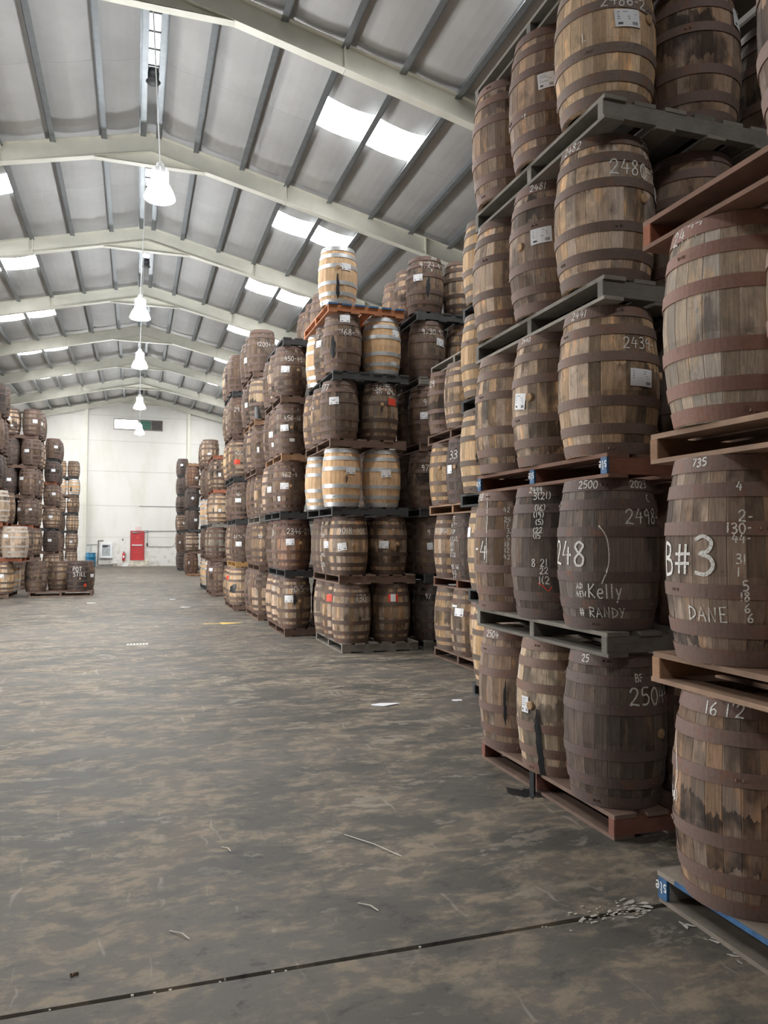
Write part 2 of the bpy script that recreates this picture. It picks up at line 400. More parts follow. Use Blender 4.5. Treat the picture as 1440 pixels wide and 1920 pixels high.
def rafter(y, depth=.46):
    m = MB()
    for side in (-1, 1):
        U = (XRR - XR) if side > 0 else (XR - XL)
        def pt(u, dz, dy): return (XR + side * u, y + dy, roof_z(u) - .004 - dz)
        def bar(d0, d1, w):
            c = [pt(0, d0, -w), pt(U, d0, -w), pt(U, d1, -w), pt(0, d1, -w), pt(0, d0, w), pt(U, d0, w), pt(U, d1, w), pt(0, d1, w)]
            fs = [(0,1,2,3), (7,6,5,4), (0,4,5,1), (3,2,6,7), (1,5,6,2), (0,3,7,4)]
            n = len(m.v); m.v += c; m.f += [tuple(i + n for i in (f if side < 0 else f[::-1])) for f in fs]; m.m += [0] * 6
        bar(0, .018, .095); bar(.018, depth - .018, .012); bar(depth - .018, depth, .095)
    r = put('rafter', m.mesh('rafter', CREAM), ce)
    h = MB(); n = depth
    for dy0, dy1, ex in ((-.012, .012, 0), (-.085, .085, 1)):
        L = 1.25
        if not ex: pts = [(XR - L, roof_z(L) - n), (XR, TOP - n - .30), (XR + L, roof_z(L) - n), (XR, TOP - n)]
        else: pts = None
        if pts:
            h.quad([(x, y + dy0, z) for x, z in pts]); h.quad([(x, y + dy1, z) for x, z in reversed(pts)])
        else:
            for s in (-1, 1):
                a, b = (XR + s * L, roof_z(L) - n - .001), (XR, TOP - n - .302)
                q = [(a[0], y + dy0, a[1]), (b[0], y + dy0, b[1]), (b[0], y + dy1, b[1]), (a[0], y + dy1, a[1])]
                h.quad(q); h.quad([(x, yy, z - .016) for x, yy, z in q][::-1])
    put('apex_haunch', h.mesh('apex_haunch', CREAM), r)
    for u in (3.2, 6.9):
        for s in (-1, 1):
            q = MB(); x = XR + s * u; q.box(x - .012, x + .012, y - .1, y + .1, roof_z(u) - depth - .01, roof_z(u))
            put('splice_plate', q.mesh('splice_plate', CREAM), r)
m = MB()
for s in (-1, 1):
    q = [(XR, YN, TOP + .40), (XR + s * 11.6, YN, roof_z(11.6) + .40), (XR + s * 11.6, YF + .3, roof_z(11.6) + .40), (XR, YF + .3, TOP + .40)]
    m.quad(q)
put('light_seal_deck', m.mesh('light_seal_deck', plain('light_seal_deck', (.3, .3, .3), .7)), ce)  # opaque deck added above the sheets to stop sky leaking through seams
for y in FR: rafter(y)
rafter(YF - .32, .34)

# ---------------------------------------------------------------- high-bay lamps under the ridge
def lamp(x, y, zb, label):
    t = bpy.data.objects.new('pendant_lamp', None); COL.objects.link(t); t.location = (x, y, zb)
    tag(t, label, 'lamp', 'high-bay lamps along the ridge')
    m = MB(); m.tube([(0, 0, .62), (XR - x - .08, 0, TOP + .15 - zb)], .011, 6); put('cable', m.mesh('cable', WHITEPL), t)
    m = MB(); m.lathe([(.03, .64), (.065, .61), (.07, .55), (.12, .52), (.135, .48), (.145, .30), (.13, .27)], 20)
    hs = put('lamp_housing', m.mesh('lamp_housing', WHITEPL, True), t)
    m = MB()
    for k in range(8):
        a = k * PI / 4; c, s = math.cos(a), math.sin(a)
        m.box(.135 * c - .012, .135 * c + .012, .135 * s - .012, .135 * s + .012, .29, .50)
    put('cooling_fin', m.mesh('cooling_fin', WHITEPL), hs)
    m = MB(); m.lathe([(.13, .28), (.17, .22), (.225, .12), (.255, .03), (.262, 0), (.25, -.012), (.12, -.05), (.02, -.06)], 28)
    put('glowing_reflector', m.mesh('glowing_reflector', LAMPGLOW, True), t)
for x, y, lb in ((.31, 13.6, 'white glowing high-bay lamp nearest the camera on a long cable'), (.03, 21.2, 'second glowing high-bay lamp from the camera under the ridge'),
                 (.05, 27.3, 'third glowing high-bay lamp from the camera under the ridge'), (.09, 35.9, 'fourth glowing high-bay lamp, hanging before the white gable wall'),
                 (.13, 44.6, 'farthest glowing high-bay lamp, hanging in front of the wall vent')):
    lamp(x, y, 7.62, lb)

# ---------------------------------------------------------------- far wall fittings
YW = YF - .03
def door():
    t = bpy.data.objects.new('door_1', None); COL.objects.link(t); t.location = (.125, YW, .40); struct(t)
    t['label'] = 'red steel fire door in the far wall above a low step'
    m = MB(); m.box(-.40, .40, -.05, -.005, 0, 1.88, bev=.006); put('door_leaf', m.mesh('door_leaf', REDPAINT), t)
    m = MB(); m.box(-.45, -.405, -.06, 0, 0, 1.93); m.box(.405, .45, -.06, 0, 0, 1.93); m.box(-.45, .45, -.06, 0, 1.885, 1.93)
    put('door_frame', m.mesh('door_frame', plain('door_frame_paint', (.40, .10, .10), .5)), t)
    m = MB(); m.box(-.32, .30, -.10, -.075, .95, 1.02, bev=.008); m.box(-.33, -.29, -.10, -.05, .93, 1.04); m.box(.27, .31, -.10, -.05, .93, 1.04)
    put('push_bar', m.mesh('push_bar', WHITEPL), t)
    m = MB(); m.box(-.32, -.02, -.12, -.05, 1.78, 1.85, bev=.01); m.box(-.05, .28, -.10, -.08, 1.80, 1.83); put('door_closer', m.mesh('door_closer', STEEL), t)
    m = MB(); m.box(-.03, .03, -.058, -.05, 1.44, 1.50); put('small_sign', m.mesh('small_sign', plain('orange_sign', (.8, .25, .06), .5)), t)
    m = MB(); m.box(-.55, .75, -.42, 0, -.40, -.30, bev=.02); m.box(-.5, .7, -.24, 0, -.30, -.02, bev=.02)
    put('door_step', m.mesh('door_step', plain('step_concrete', (.55, .51, .44), .85, 0, .25, 4)), t)
door()
def exit_sign():
    t = put('exit_sign', None, None, (.14, YW, 2.33)); tag(t, 'small white exit sign box above the red door', 'sign')
    m = MB(); m.box(-.15, .15, -.06, 0, 0, .27, bev=.01); put('sign_box', m.mesh('sign_box', WHITEPL), t)
    m = MB()
    m.box(-.13, .13, -.064, -.061, .235, .25); m.box(-.13, .13, -.064, -.061, .02, .035); m.box(-.13, -.11, -.064, -.061, .02, .25); m.box(.11, .13, -.064, -.061, .02, .25)
    m.quad([(-.08, -.063, .08), (-.02, -.063, .08), (.05, -.063, .15), (.03, -.063, .18)])
    put('sign_print', m.mesh('sign_print', REDPAPER), t)
exit_sign()
def extinguisher():
    t = put('fire_extinguisher', None, None, (-.72, YW - .10, .36)); tag(t, 'red fire extinguisher hung on the far wall beside the red door', 'extinguisher')
    m = MB(); m.lathe([(.06, 0), (.085, .02), (.09, .06), (.09, .44), (.07, .50), (.03, .53), (.03, .56)], 18); put('cylinder_body', m.mesh('extinguisher_body', REDPAINT, True), t)
    m = MB(); m.box(-.03, .03, -.07, .03, .56, .585); m.box(-.03, .03, -.09, .0, .60, .615); m.box(-.02, .02, -.02, .02, .55, .61); put('valve_handle', m.mesh('valve_handle', DARK), t)
    m = MB(); m.tube([(.03, -.02, .57), (.11, -.03, .54), (.13, -.03, .40), (.12, -.03, .18)], .014, 6); put('hose', m.mesh('hose', DARK), t)
    m = MB(); m.box(-.05, .05, -.093, -.088, .2, .34); put('instruction_label', m.mesh('instruction_label', PAPER), t)
    m = MB(); m.box(-.05, .05, .085, .10, .30, .46); put('wall_bracket', m.mesh('wall_bracket', STEEL), t)
extinguisher()
def cabinet():
    t = put('hatch_cabinet', None, None, (-1.80, YW, .56)); tag(t, 'white framed hatch with grey window on the far wall beside the blue drum', 'cabinet')
    m = MB()
    for b in ((-.37, -.25, 0, .97), (.25, .37, 0, .97), (-.25, .25, 0, .13), (-.25, .25, .84, .97)): m.box(b[0], b[1], -.10, 0, b[2], b[3])
    put('white_frame', m.mesh('white_frame', WHITEPL), t)
    m = MB(); m.box(-.25, .25, -.045, -.02, .13, .84); put('window_pane', m.mesh('window_pane', plain('grey_pane', (.42, .45, .47), .2)), t)
    m = MB(); m.box(-.22, .1, -.06, -.046, .70, .80); put('dark_notice', m.mesh('dark_notice', DARK), t)
    m = MB(); m.box(-.4, .4, -.14, 0, -.04, 0); put('sill', m.mesh('sill', STEEL), t)
cabinet()
def drum():
    t = put('plastic_drum', None, None, (-2.71, YW - .45, 0)); tag(t, 'blue plastic drum standing against the far wall', 'drum')
    m = MB(); m.lathe([(.27, 0), (.295, .03), (.30, .25), (.315, .27), (.315, .31), (.30, .33), (.30, .58), (.315, .60), (.315, .64), (.30, .66), (.295, .84), (.27, .88)], 26)
    put('drum_body', m.mesh('drum_body', BLUEPL, True), t)
    m = MB(); m.lathe([(.30, .855), (.305, .87), (.30, .895)], 26); put('rim_ring', m.mesh('rim_ring', BLUEPL), t)
    for x in (-.15, .15):
        m = MB(); m.lathe([(.03, .88), (.03, .90)], 12, c=(x, 0, 0)); put('drum_cap', m.mesh('drum_cap', DARK), t)
drum()
def vent():
    t = put('wall_vent', None, None, (.08, YW, 9.02)); tag(t, 'long louvred vent high on the far wall, its left half bright', 'vent')
    m = MB()
    for b in ((-1.54, 1.54, -.05, 0), (-1.54, 1.54, .60, .65), (-1.54, -1.49, 0, .60), (1.49, 1.54, 0, .60), (-.03, .03, 0, .6), (.78, .84, 0, .6)): m.box(b[0], b[1], -.07, 0, b[2], b[3])
    put('vent_frame', m.mesh('vent_frame', plain('vent_frame_paint', (.24, .20, .18), .6)), t)
    m = MB(); m.box(-1.49, -.03, -.03, -.01, 0, .6); put('bright_pane', m.mesh('bright_pane', m_emit('daylight_pane', (1, 1, .98), 4.0)), t)
    m = MB(); m.box(.03, .78, -.02, -.005, 0, .6); m.box(.84, 1.49, -.02, -.005, 0, .6); put('vent_backing', m.mesh('vent_backing', DARK), t)
    sm = MB(); sm.box(.03, .78, -.06, -.02, 0, .04)
    sme = sm.mesh('louvre_slat', GREEN)
    for k in range(6): put('louvre_slat', sme, t, (0, 0, .03 + k * .1))
    sm = MB(); sm.box(.84, 1.49, -.06, -.02, 0, .06); sme = sm.mesh('dark_slat', plain('dark_slat', (.12, .10, .095), .6))
    for k in range(6): put('dark_slat', sme, t, (0, 0, .02 + k * .1))
vent()
def conduit():
    t = put('conduit_run', None, None, (0, YW, 0)); tag(t, 'thin grey conduit with switch box on the wall right of the door', 'conduit')
    y = -.03
    m = MB(); m.tube([(.47, y, 2.31), (2.9, y, 2.33)], .022); m.tube([(.75, y, 2.30), (.75, y, 1.45)], .015)
    m.tube([(.76, y, 1.36), (.82, y, 1.29), (2.30, y, 1.28), (2.42, y, 1.33), (2.46, y, 1.5)], .018); put('pipe', m.mesh('pipe', STEEL), t)
    m = MB(); m.box(.69, .79, -.08, 0, 1.33, 1.52, bev=.01); put('switch_box', m.mesh('switch_box', DARK), t)
    m = MB(); m.box(.52, .66, -.08, 0, 2.25, 2.36); m.box(.70, .80, -.08, 0, 2.25, 2.36); put('junction_box', m.mesh('junction_box', STEEL), t)
    t = put('drain_pipe', None, None, (0, YW, 0)); tag(t, 'dark pipe bent around the white hatch down to the floor', 'pipe')
    m = MB(); m.tube([(-1.98, -.05, 1.68), (-2.28, -.05, 1.68), (-2.30, -.05, .11), (-1.39, -.05, .11)], .035); put('pipe', m.mesh('drain_pipe', plain('brown_pipe', (.16, .13, .11), .6)), t)
    m = MB(); m.box(-1.38, -1.12, -.2, -.005, .0, .2, bev=.02); put('pipe_block', m.mesh('pipe_block', plain('old_block', (.30, .27, .22), .8)), t)
    m = MB(); m.tube([(-3.0, -.03, 1.40), (-2.3, -.03, 1.44)], .016); m.tube([(-2.72, -.03, 1.40), (-2.72, -.03, .95)], .014); put('side_pipe', m.mesh('side_pipe', STEEL), t)
    t = put('wall_rail', None, None, (0, YW, 0)); tag(t, 'thin horizontal grey rail on the white wall high above the door', 'rail')
    m = MB(); m.box(.2, 2.9, -.03, 0, 3.93, 3.98); put('rail_bar', m.mesh('rail_bar', STEEL), t)
    t = put('wall_socket', None, None, (-.80, YW, 1.72)); tag(t, 'tiny grey socket on the far wall left of the red door', 'socket')
    m = MB(); m.box(-.05, .05, -.04, 0, 0, .09, bev=.008); put('socket_plate', m.mesh('socket_plate', STEEL), t); m = MB(); m.box(-.03, .03, -.045, -.04, .02, .06); put('socket_face', m.mesh('socket_face', DARK), t)
conduit()
for x0, x1, lb in ((-.75, -.43, 'white block on the floor left of the door step'), (.64, .92, 'white block on the floor right of the door step')):
    m = MB(); m.box(x0, x1, YW - .12, YW - .02, 0, .07, bev=.01); tag(put('white_block', m.mesh('white_block', WHITEPL)), lb, 'block')
# name: (x col0, y row0, radius factor, pallet dy, levels[(dx, dy, pallet code, styles r0c0 r1c0 r2c0 r0c1 r1c1 r2c1)])
STACKS = {
'N': (2.60, 1.585, 1, .07, [
  (.06, 0, 'u', '.md...'), (.03, 0, 'o', '.gd...'), (.03, 0, 'o', '.wg...'), (.0, 0, 'r', '.d....')]),
'A': (2.864, 4.206, 1, -.045, [
  (.03, 0, 'e', 'kwdd..'), (-.01, 0, 'g', 'kkdd..'), (0, 0, 'a', 'mmmk..'), (-.02, 0, 'g', 'mdmddd'),
  (-.05, -.06, 'g', 'tddddd'), (-.03, -.02, 'g', '......')]),
'E': (4.29, 4.206, 1, -.045, [(0, 0, 'b', 'd.....'), (0, 0, 'g', 'd.....'), (0, 0, 'b', 'd.....'), (0, 0, 'n', 'dd....'), (0, 0, 'b', 'dd....'), (0, 0, 'g', '......')]),
'B': (3.78, 6.49, 1, .0, [
  (.10, 0, 'n', '.ty...'), (.04, 0, 'n', '.yy...'), (-.05, 0, 'n', '.yy...'), (-.04, 0, 'n', '.yy...'), (-.02, 0, 'n', '.yy...')]),
'C': (4.49, 9.33, 1, .04, [
  (.06, 0, 'b', 'tmt...'), (.05, 0, 'e', '.km...'), (-.02, 0, 'o', '.kt...'), (-.05, 0, 'b', '.td...'), (0, 0, 'g', '......')]),
'P': (3.27, 11.79, 1, -.02, [
  (0, 0, 'g', 'mmmmkk'), (-.05, 0, 'b', 'mmdmd.'), (-.17, 0, 'n', 'p.ppd.'), (-.21, 0, 'b', 'dmmmd.'),
  (-.17, 0, 'n', 'dmppd.'), (-.25, 0, 'c', 'p.....')]),
'D': (4.63, 11.75, 1, 0, [
  (0, .02, 'g', 'kk....'), (0, .02, 'n', 'dd....'), (-.09, 0, 'n', 'dd....'), (-.09, 0, 'b', 'dd.d..'),
  (-.10, 0, 'g', 'dd.m..'), (-.14, 0, 'n', 'dmmm..')]),
'Q': (2.80, 14.06, 1, -.02, [
  (0, 0, 'b', 'mmmd..'), (0, 0, 'n', 'eddd..'), (-.10, 0, 'n', 'ddmd..'), (-.08, 0, 'o', 'dddd..'),
  (-.10, 0, 'b', 'dmdk..'), (-.07, 0, 'n', '...ddd')]),
'R': (2.76, 16.95, 1, 0, [
  (0, 0, 'b', 'mdd...'), (.02, 0, 'b', 'mdd...'), (.02, 0, 'g', 'mdd...'), (-.07, 0, 'b', 'dmd...'),
  (-.11, 0, 'o', 'tdd...'), (-.15, 0, 'b', 'ddd...')]),
'S': (2.53, 19.45, 1, 0, [
  (0, 0, 'b', 'tmm...'), (.05, 0, 'y', 'dmm...'), (.04, 0, 'n', 'ddd...'), (-.03, 0, 'n', 'mmt...'),
  (-.05, 0, 'b', 'dmm...'), (-.07, 0, 'n', 'ddm...')]),
'T': (2.47, 24.5, 1, 0, [
  (0, 0, 'b', 'dd....'), (-.04, 0, 'b', 'gg....'), (0, 0, 'g', 'tm....'), (.02, 0, 'r', 'mm....'), (0, 0, 'r', '......')]),
'W': (2.54, 27.9, 1, 0, [
  (0, 0, 'n', 'py....'), (0, 0, 'b', 'dd....'), (-.02, 0, 'n', 'pp....'), (-.03, 0, 'b', 'dm....'), (-.05, 0, 'b', 'mmd...')]),
'U': (2.60, 38.3, 1, 0, [
  (0, 0, 'o', 'edd...'), (.02, 0, 'b', 'mmd...'), (.02, 0, 'n', 'kdd...'), (.02, 0, 'n', 'kkd...'),
  (.02, 0, 'b', 'emd...'), (.0, 0, 'o', '......')]),
'V': (2.52, 45.2, 1, 0, [
  (.05, 0, 'n', 'kkk...'), (0, 0, 'b', 'ddm...'), (0, 0, 'n', 'mdd...'), (0, 0, 'n', 'kkd...'),
  (0, 0, 'n', 'kdk...'), (0, 0, 'n', 'kkd...')]),
'L': (-3.84, 25.1, 1.08, 0, [
  (.1, 0, 'b', 'tpp...'), (.44, 0, 'r', 'f.d...'), (-.1, 0, 'r', 'f.m...'), (-.26, 0, 'b', 'kk....'), (-.24, 0, 'b', 'dd....'), (-.2, 0, 'b', 'kd....')]),
'M': (-3.51, 29.9, 1.08, 0, [
  (-.13, 0, 'b', 'ddmdd.'), (-.13, 0, 'b', 'mmdmd.'), (-.16, 0, 'r', 'ddmdk.'), (-.13, 0, 'b', 'ddmkd.'),
  (-.07, 0, 'b', 'dmmkd.'), (-.05, 0, 'b', 'dmdm..')]),
'O': (-3.70, 38.2, 1.10, 0, [
  (0, 0, 'r', 'mtmd..'), (0, 0, 'b', 'kded..'), (-.02, 0, 'n', 'mmdd..'), (0, 0, 'b', 'ddmk..'),
  (.02, 0, 'r', 'kkdd..'), (.04, 0, 'n', 'dddd..')]),
'X': (-3.56, 48.8, 1.05, 0, [
  (-.06, 0, 'b', 'mm.m..'), (-.04, 0, 'b', 'md.d..'), (-.02, 0, 'n', 'tm.d..'), (0, 0, 'n', 'md.m..'),
  (.02, 0, 'b', 'pm.p..'), (0, 0, 'n', 'mm.t..')]),
}
HB, TP, PITCH, RB, RH, SP = .915, .145, 1.06, .314, .262, .637
def barrel_pos(name, k, i):
    x, y, f, pdy, lv = STACKS[name]
    dx, dy, pc, st = lv[k]
    s = SP * f
    sg = 1 if x > 0 else -1
    return x + dx + sg * s * 1.035 * (i // 3), y + dy + s * (i % 3), TP + PITCH * k

MARKS = {
 ('N', 0, 2): [('t', -167.5, 0.872, 0.0562, "16 1'2"), ('t', 141.8, 0.445, 0.0551, '(6d)'), ('a', [(152.46, 0.4), (163.65, 0.57), (148.6, 0.72)])],
 ('N', 1, 2): [('t', -172.9, 0.903, 0.0357, '735'), ('t', -133.0, 0.771, 0.0386, '4'), ('t', -131.8, 0.643, 0.0496, '2-'), ('t', -140.2, 0.594, 0.0431, '130-'), ('t', -136.5, 0.548, 0.0384, '44-'), ('t', -134.1, 0.463, 0.0405, '31'), ('t', -133.1, 0.409, 0.0404, '1'), ('t', -129.5, 0.351, 0.0426, '5'), ('t', -131.1, 0.306, 0.0381, '18'), ('t', -128.1, 0.255, 0.0381, '6'), ('t', -125.8, 0.213, 0.0381, '6'), ('t', 152.8, 0.462, 0.149, 'B'), ('t', 172.5, 0.464, 0.1324, '#'), ('t', -167.1, 0.467, 0.1681, '3'), ('t', -174.2, 0.223, 0.0636, 'DANE')],
 ('N', 2, 2): [('t', 163.0, 0.888, 0.0646, '2477')],
 ('A', 0, 0): [('t', -168.5, 0.899, 0.0427, '25'), ('t', -101.0, 0.784, 0.0444, 'BF'), ('t', -108.5, 0.677, 0.1011, '2504-2'), ('b', -67.1, 0.443)],
 ('A', 0, 1): [('l', -171.8, 0.469, 0.074, 0.111, 0, 'w'), ('b', -162.0, 0.468), ('s', -151.4, 0.0, 0.452, 0.062)],
 ('A', 0, 2): [('t', -179.7, 0.89, 0.0499, '2504'), ('s', -135.9, 0.208, 0.537, 0.028)],
 ('A', 1, 0): [('t', -162.3, 0.896, 0.046, '2500'), ('t', -95.9, 0.905, 0.045, '2023'), ('t', -72.8, 0.797, 0.042, 'C'), ('t', -105.1, 0.685, 0.089, '2498-2'), ('t', 156, 0.459, 0.147, '248'), ('a', [(-134.1, 0.63), (-126.17, 0.57), (-122.97, 0.47), (-124.19, 0.38), (-131.1, 0.28)]), ('t', -147.6, 0.236, 0.0836, 'Kelly'), ('t', -147.3, 0.11, 0.0612, 'RANDY'), ('t', -160.6, 0.109, 0.0488, '#'), ('t', -161.7, 0.265, 0.0325, 'AD'), ('t', -162.7, 0.216, 0.0326, '4EW')],
 ('A', 1, 1): [('t', -160.4, 0.911, 0.037, '2499'), ('t', -152.5, 0.846, 0.0478, '3(21)'), ('t', -148.3, 0.764, 0.0402, '(16)'), ('t', -150.0, 0.716, 0.0402, '(19)'), ('t', -146.3, 0.665, 0.0364, '(5)'), ('t', -148.9, 0.61, 0.0365, '(22'), ('t', -148.7, 0.57, 0.0364, '(15'), ('t', -151.6, 0.388, 0.051, '8 21'), ('t', -140.3, 0.335, 0.0434, '22'), ('t', -142.1, 0.269, 0.0507, '1(2'), ('l', -107.1, 0.495, 0.072, 0.1, 3, 'w'), ('r', [(-143.68, 0.25), (-136.81, 0.23), (-130.11, 0.2), (-125.96, 0.23)])],
 ('A', 1, 2): [('t', 155.1, 0.898, 0.0511, '2498'), ('t', -132.7, 0.771, 0.0364, '42'), ('t', -131.4, 0.698, 0.0363, '24'), ('t', -128.2, 0.658, 0.0363, '7'), ('t', -127.3, 0.613, 0.0362, '3'), ('t', -127.2, 0.561, 0.0362, '5'), ('t', -130.1, 0.509, 0.0362, '18'), ('t', -130.1, 0.464, 0.0362, '12'), ('t', -131.6, 0.416, 0.0362, '42'), ('t', 172.2, 0.469, 0.1424, '-4'), ('a', [(-165.94, 0.9), (-159.57, 0.7), (-158.59, 0.37)])],
 ('A', 2, 0): [('t', -175.7, 0.906, 0.047, '2441'), ('t', -107.6, 0.674, 0.0706, '2439-'), ('t', -40.4, 0.876, 0.0469, 'A'), ('l', -85.9, 0.461, 0.16, 0.106, -1, '2441'), ('b', -37.8, 0.504)],
 ('A', 2, 1): [('l', -172.8, 0.453, 0.12, 0.112, -8, 'w'), ('b', -155.7, 0.468), ('t', -179.7, 0.904, 0.0341, '2440')],
 ('A', 3, 0): [('t', 177.0, 0.954, 0.051, '2482'), ('t', -69.2, 0.96, 0.0463, '2023'), ('t', -67.7, 0.798, 0.0395, 'C'), ('t', -118.2, 0.688, 0.0938, '2480-2485'), ('b', -76.9, 0.504), ('l', -37.7, 0.575, 0.14, 0.091, -6, 'w')],
 ('A', 3, 1): [('t', -155.0, 0.928, 0.0487, '2481'), ('l', -135.3, 0.515, 0.151, 0.11, 3, 'w'), ('b', -165.7, 0.473)],
 ('A', 3, 2): [('t', 155.1, 0.977, 0.0388, '2480')],
 ('A', 4, 0): [('t', -127.8, 0.61, 0.0708, '2486-2'), ('l', -98.7, 0.498, 0.16, 0.109, 4, 'w'), ('b', -67.9, 0.535), ('t', -149.1, 0.419, 0.052, 'L')],
 ('A', 4, 1): [('l', -128.6, 0.495, 0.115, 0.109, 5, 'w'), ('t', -163.7, 0.303, 0.0446, '-r')],
 ('A', 4, 3): [('l', -54.7, 0.699, 0.16, 0.124, -6, 'w')],
 ('B', 2, 2): [('s', -138.5, 0.316, 0.42, 0.029)],
 ('B', 1, 2): [('l', 166.8, 0.631, 0.16, 0.107, 0, 'c')],
 ('C', 0, 1): [('l', -154.3, 0.608, 0.16, 0.111, -2, 'w'), ('l', -173.2, 0.688, 0.131, 0.03, 0, 'w')],
 ('C', 1, 1): [('t', 157.3, 0.846, 0.0682, '975'), ('t', 157.3, 0.755, 0.0606, '916 EN'), ('t', 157.4, 0.664, 0.0606, 'EN EP'), ('t', 157.4, 0.558, 0.0606, '915 CAS'), ('t', 157.4, 0.482, 0.0606, '55(P)'), ('t', 157.2, 0.414, 0.0605, '5464'), ('t', 157.3, 0.339, 0.0605, '912 CO'), ('t', 157.4, 0.173, 0.0605, '-905 16'), ('t', 157.3, 0.09, 0.0605, '916 G'), ('t', 157.1, 0.007, 0.0604, '115 G')],
 ('C', 1, 2): [('t', 158.4, 0.686, 0.0639, 'EX GEORGE')],
 ('C', 2, 1): [('t', -170.5, 0.677, 0.112, '33'), ('l', -169.6, 0.474, 0.113, 0.119, 0, 'w'), ('b', -150.1, 0.503)],
 ('C', 2, 2): [('b', -143.1, 0.543)],
 ('C', 3, 2): [('t', 179.0, 0.734, 0.0954, '29')],
 ('P', 0, 0): [('t', -90.6, 0.699, 0.1074, '130-135'), ('s', -80.0, 0.361, 0.427, 0.033), ('l', -17.0, 0.484, 0.073, 0.076, 0, 'r')],
 ('P', 0, 1): [('l', -143.9, 0.658, 0.118, 0.113, 0, 'r')],
 ('P', 0, 3): [('l', -101.3, 0.695, 0.16, 0.117, 0, 'rw')],
 ('P', 1, 0): [('t', -137.3, 0.687, 0.0912, '4018-4022'), ('l', -124.0, 0.439, 0.149, 0.116, 7, 'w'), ('b', -89.3, 0.464)],
 ('P', 1, 1): [('l', -144.5, 0.467, 0.104, 0.113, 0, 'w'), ('t', -179.5, 0.74, 0.0618, '17'), ('t', -167.2, 0.616, 0.0615, '54'), ('t', -170.1, 0.3, 0.0615, '416'), ('t', 179.6, 0.14, 0.0618, '220'), ('t', -178.1, 0.052, 0.0617, '18')],
 ('P', 1, 3): [('l', -119.3, 0.473, 0.155, 0.118, -1, 'w'), ('b', -76.8, 0.482), ('t', -96.0, 0.709, 0.0757, '+')],
 ('P', 2, 0): [('l', -77.3, 0.563, 0.16, 0.108, 0, 'w'), ('b', -90.3, 0.486), ('s', -90.3, 0.37, 0.469, 0.033)],
 ('P', 2, 3): [('l', -93.1, 0.53, 0.16, 0.118, 5, 'w')],
 ('P', 3, 0): [('t', 172.5, 0.811, 0.1016, '7177'), ('l', -120.8, 0.586, 0.158, 0.116, 2, 'w')],
 ('P', 3, 3): [('t', -94.2, 1.001, 0.0508, '2021'), ('t', -84.6, 0.91, 0.0508, 'A'), ('t', -127.9, 0.828, 0.0846, '136-140'), ('t', -115.1, 0.746, 0.0506, 'REF'), ('t', -81.5, 0.752, 0.0507, 'BF 2021'), ('l', -63.8, 0.616, 0.16, 0.11, 0, 'r'), ('b', -97.6, 0.566), ('s', -99.2, 0.446, 0.548, 0.034)],
 ('P', 3, 1): [('t', 167.5, 0.8, 0.0623, '0 1-'), ('t', -169.3, 0.582, 0.0793, '9')],
 ('P', 4, 0): [('t', -119.9, 0.608, 0.0998, '7168-7170'), ('l', -96.3, 0.827, 0.16, 0.117, 0, 'w'), ('s', -132.7, 0.197, 0.546, 0.083)],
 ('P', 4, 1): [('l', -152.2, 0.591, 0.128, 0.114, 0, 'w'), ('t', -164.2, 0.713, 0.053, 'ET')],
 ('P', 4, 3): [('l', -57.9, 0.662, 0.16, 0.111, -2, 'w'), ('l', -65.1, 0.175, 0.124, 0.06, 0, 'w')],
 ('P', 5, 0): [('l', -78.4, 0.579, 0.154, 0.109, 0, 'w'), ('s', -105.0, 0.07, 0.462, 0.075), ('b', -103.6, 0.564)],
 ('D', 0, 0): [('t', -131.8, 0.706, 0.0769, '97')],
 ('D', 1, 0): [('l', -116.8, 0.449, 0.094, 0.111, 5, 'w'), ('t', -125.1, 0.671, 0.0856, '9')],
 ('D', 2, 0): [('t', -128.6, 0.645, 0.0941, '97')],
 ('D', 3, 0): [('t', -122.4, 0.643, 0.0944, '9'), ('l', -120.4, 0.425, 0.121, 0.111, 2, 'w')],
 ('D', 4, 0): [('t', -126.3, 0.729, 0.0862, '9730-97'), ('l', -65.9, 0.569, 0.16, 0.121, -5, 'w')],
 ('D', 5, 0): [('t', -128.1, 0.757, 0.095, '9724-9729'), ('t', -91.4, 0.674, 0.0431, 'D'), ('l', -131.8, 0.552, 0.16, 0.112, 1, 'w'), ('s', -98.5, 0.235, 0.545, 0.095), ('t', -88.2, 0.987, 0.0433, '2021')],
 ('Q', 0, 0): [('t', -116.2, 0.717, 0.1062, '4015-41'), ('l', -118.7, 0.536, 0.16, 0.125, 3, 'w'), ('b', -79.8, 0.495), ('s', -99.5, 0.421, 0.641, 0.077)],
 ('Q', 0, 1): [('t', 170.5, 0.693, 0.0922, 'HGM')],
 ('Q', 1, 0): [('t', -127.5, 0.699, 0.0969, '2346-235'), ('l', -114.8, 0.506, 0.159, 0.116, 3, 'w'), ('b', -77.6, 0.487)],
 ('Q', 1, 1): [('t', 170.5, 0.821, 0.0617, '57'), ('t', 170.5, 0.719, 0.0616, '57X'), ('t', 170.5, 0.647, 0.0616, '1337'), ('t', 170.5, 0.524, 0.0616, '10A')],
 ('Q', 2, 0): [('t', -128.4, 0.666, 0.0872, '462-4'), ('t', -87.4, 0.755, 0.0485, 'C'), ('l', -117.7, 0.46, 0.16, 0.116, 0, 'w'), ('b', -96.7, 0.461), ('l', -138.6, 0.23, 0.064, 0.087, 0, 'w')],
 ('Q', 2, 1): [('l', -158.6, 0.439, 0.151, 0.112, 0, 'w')],
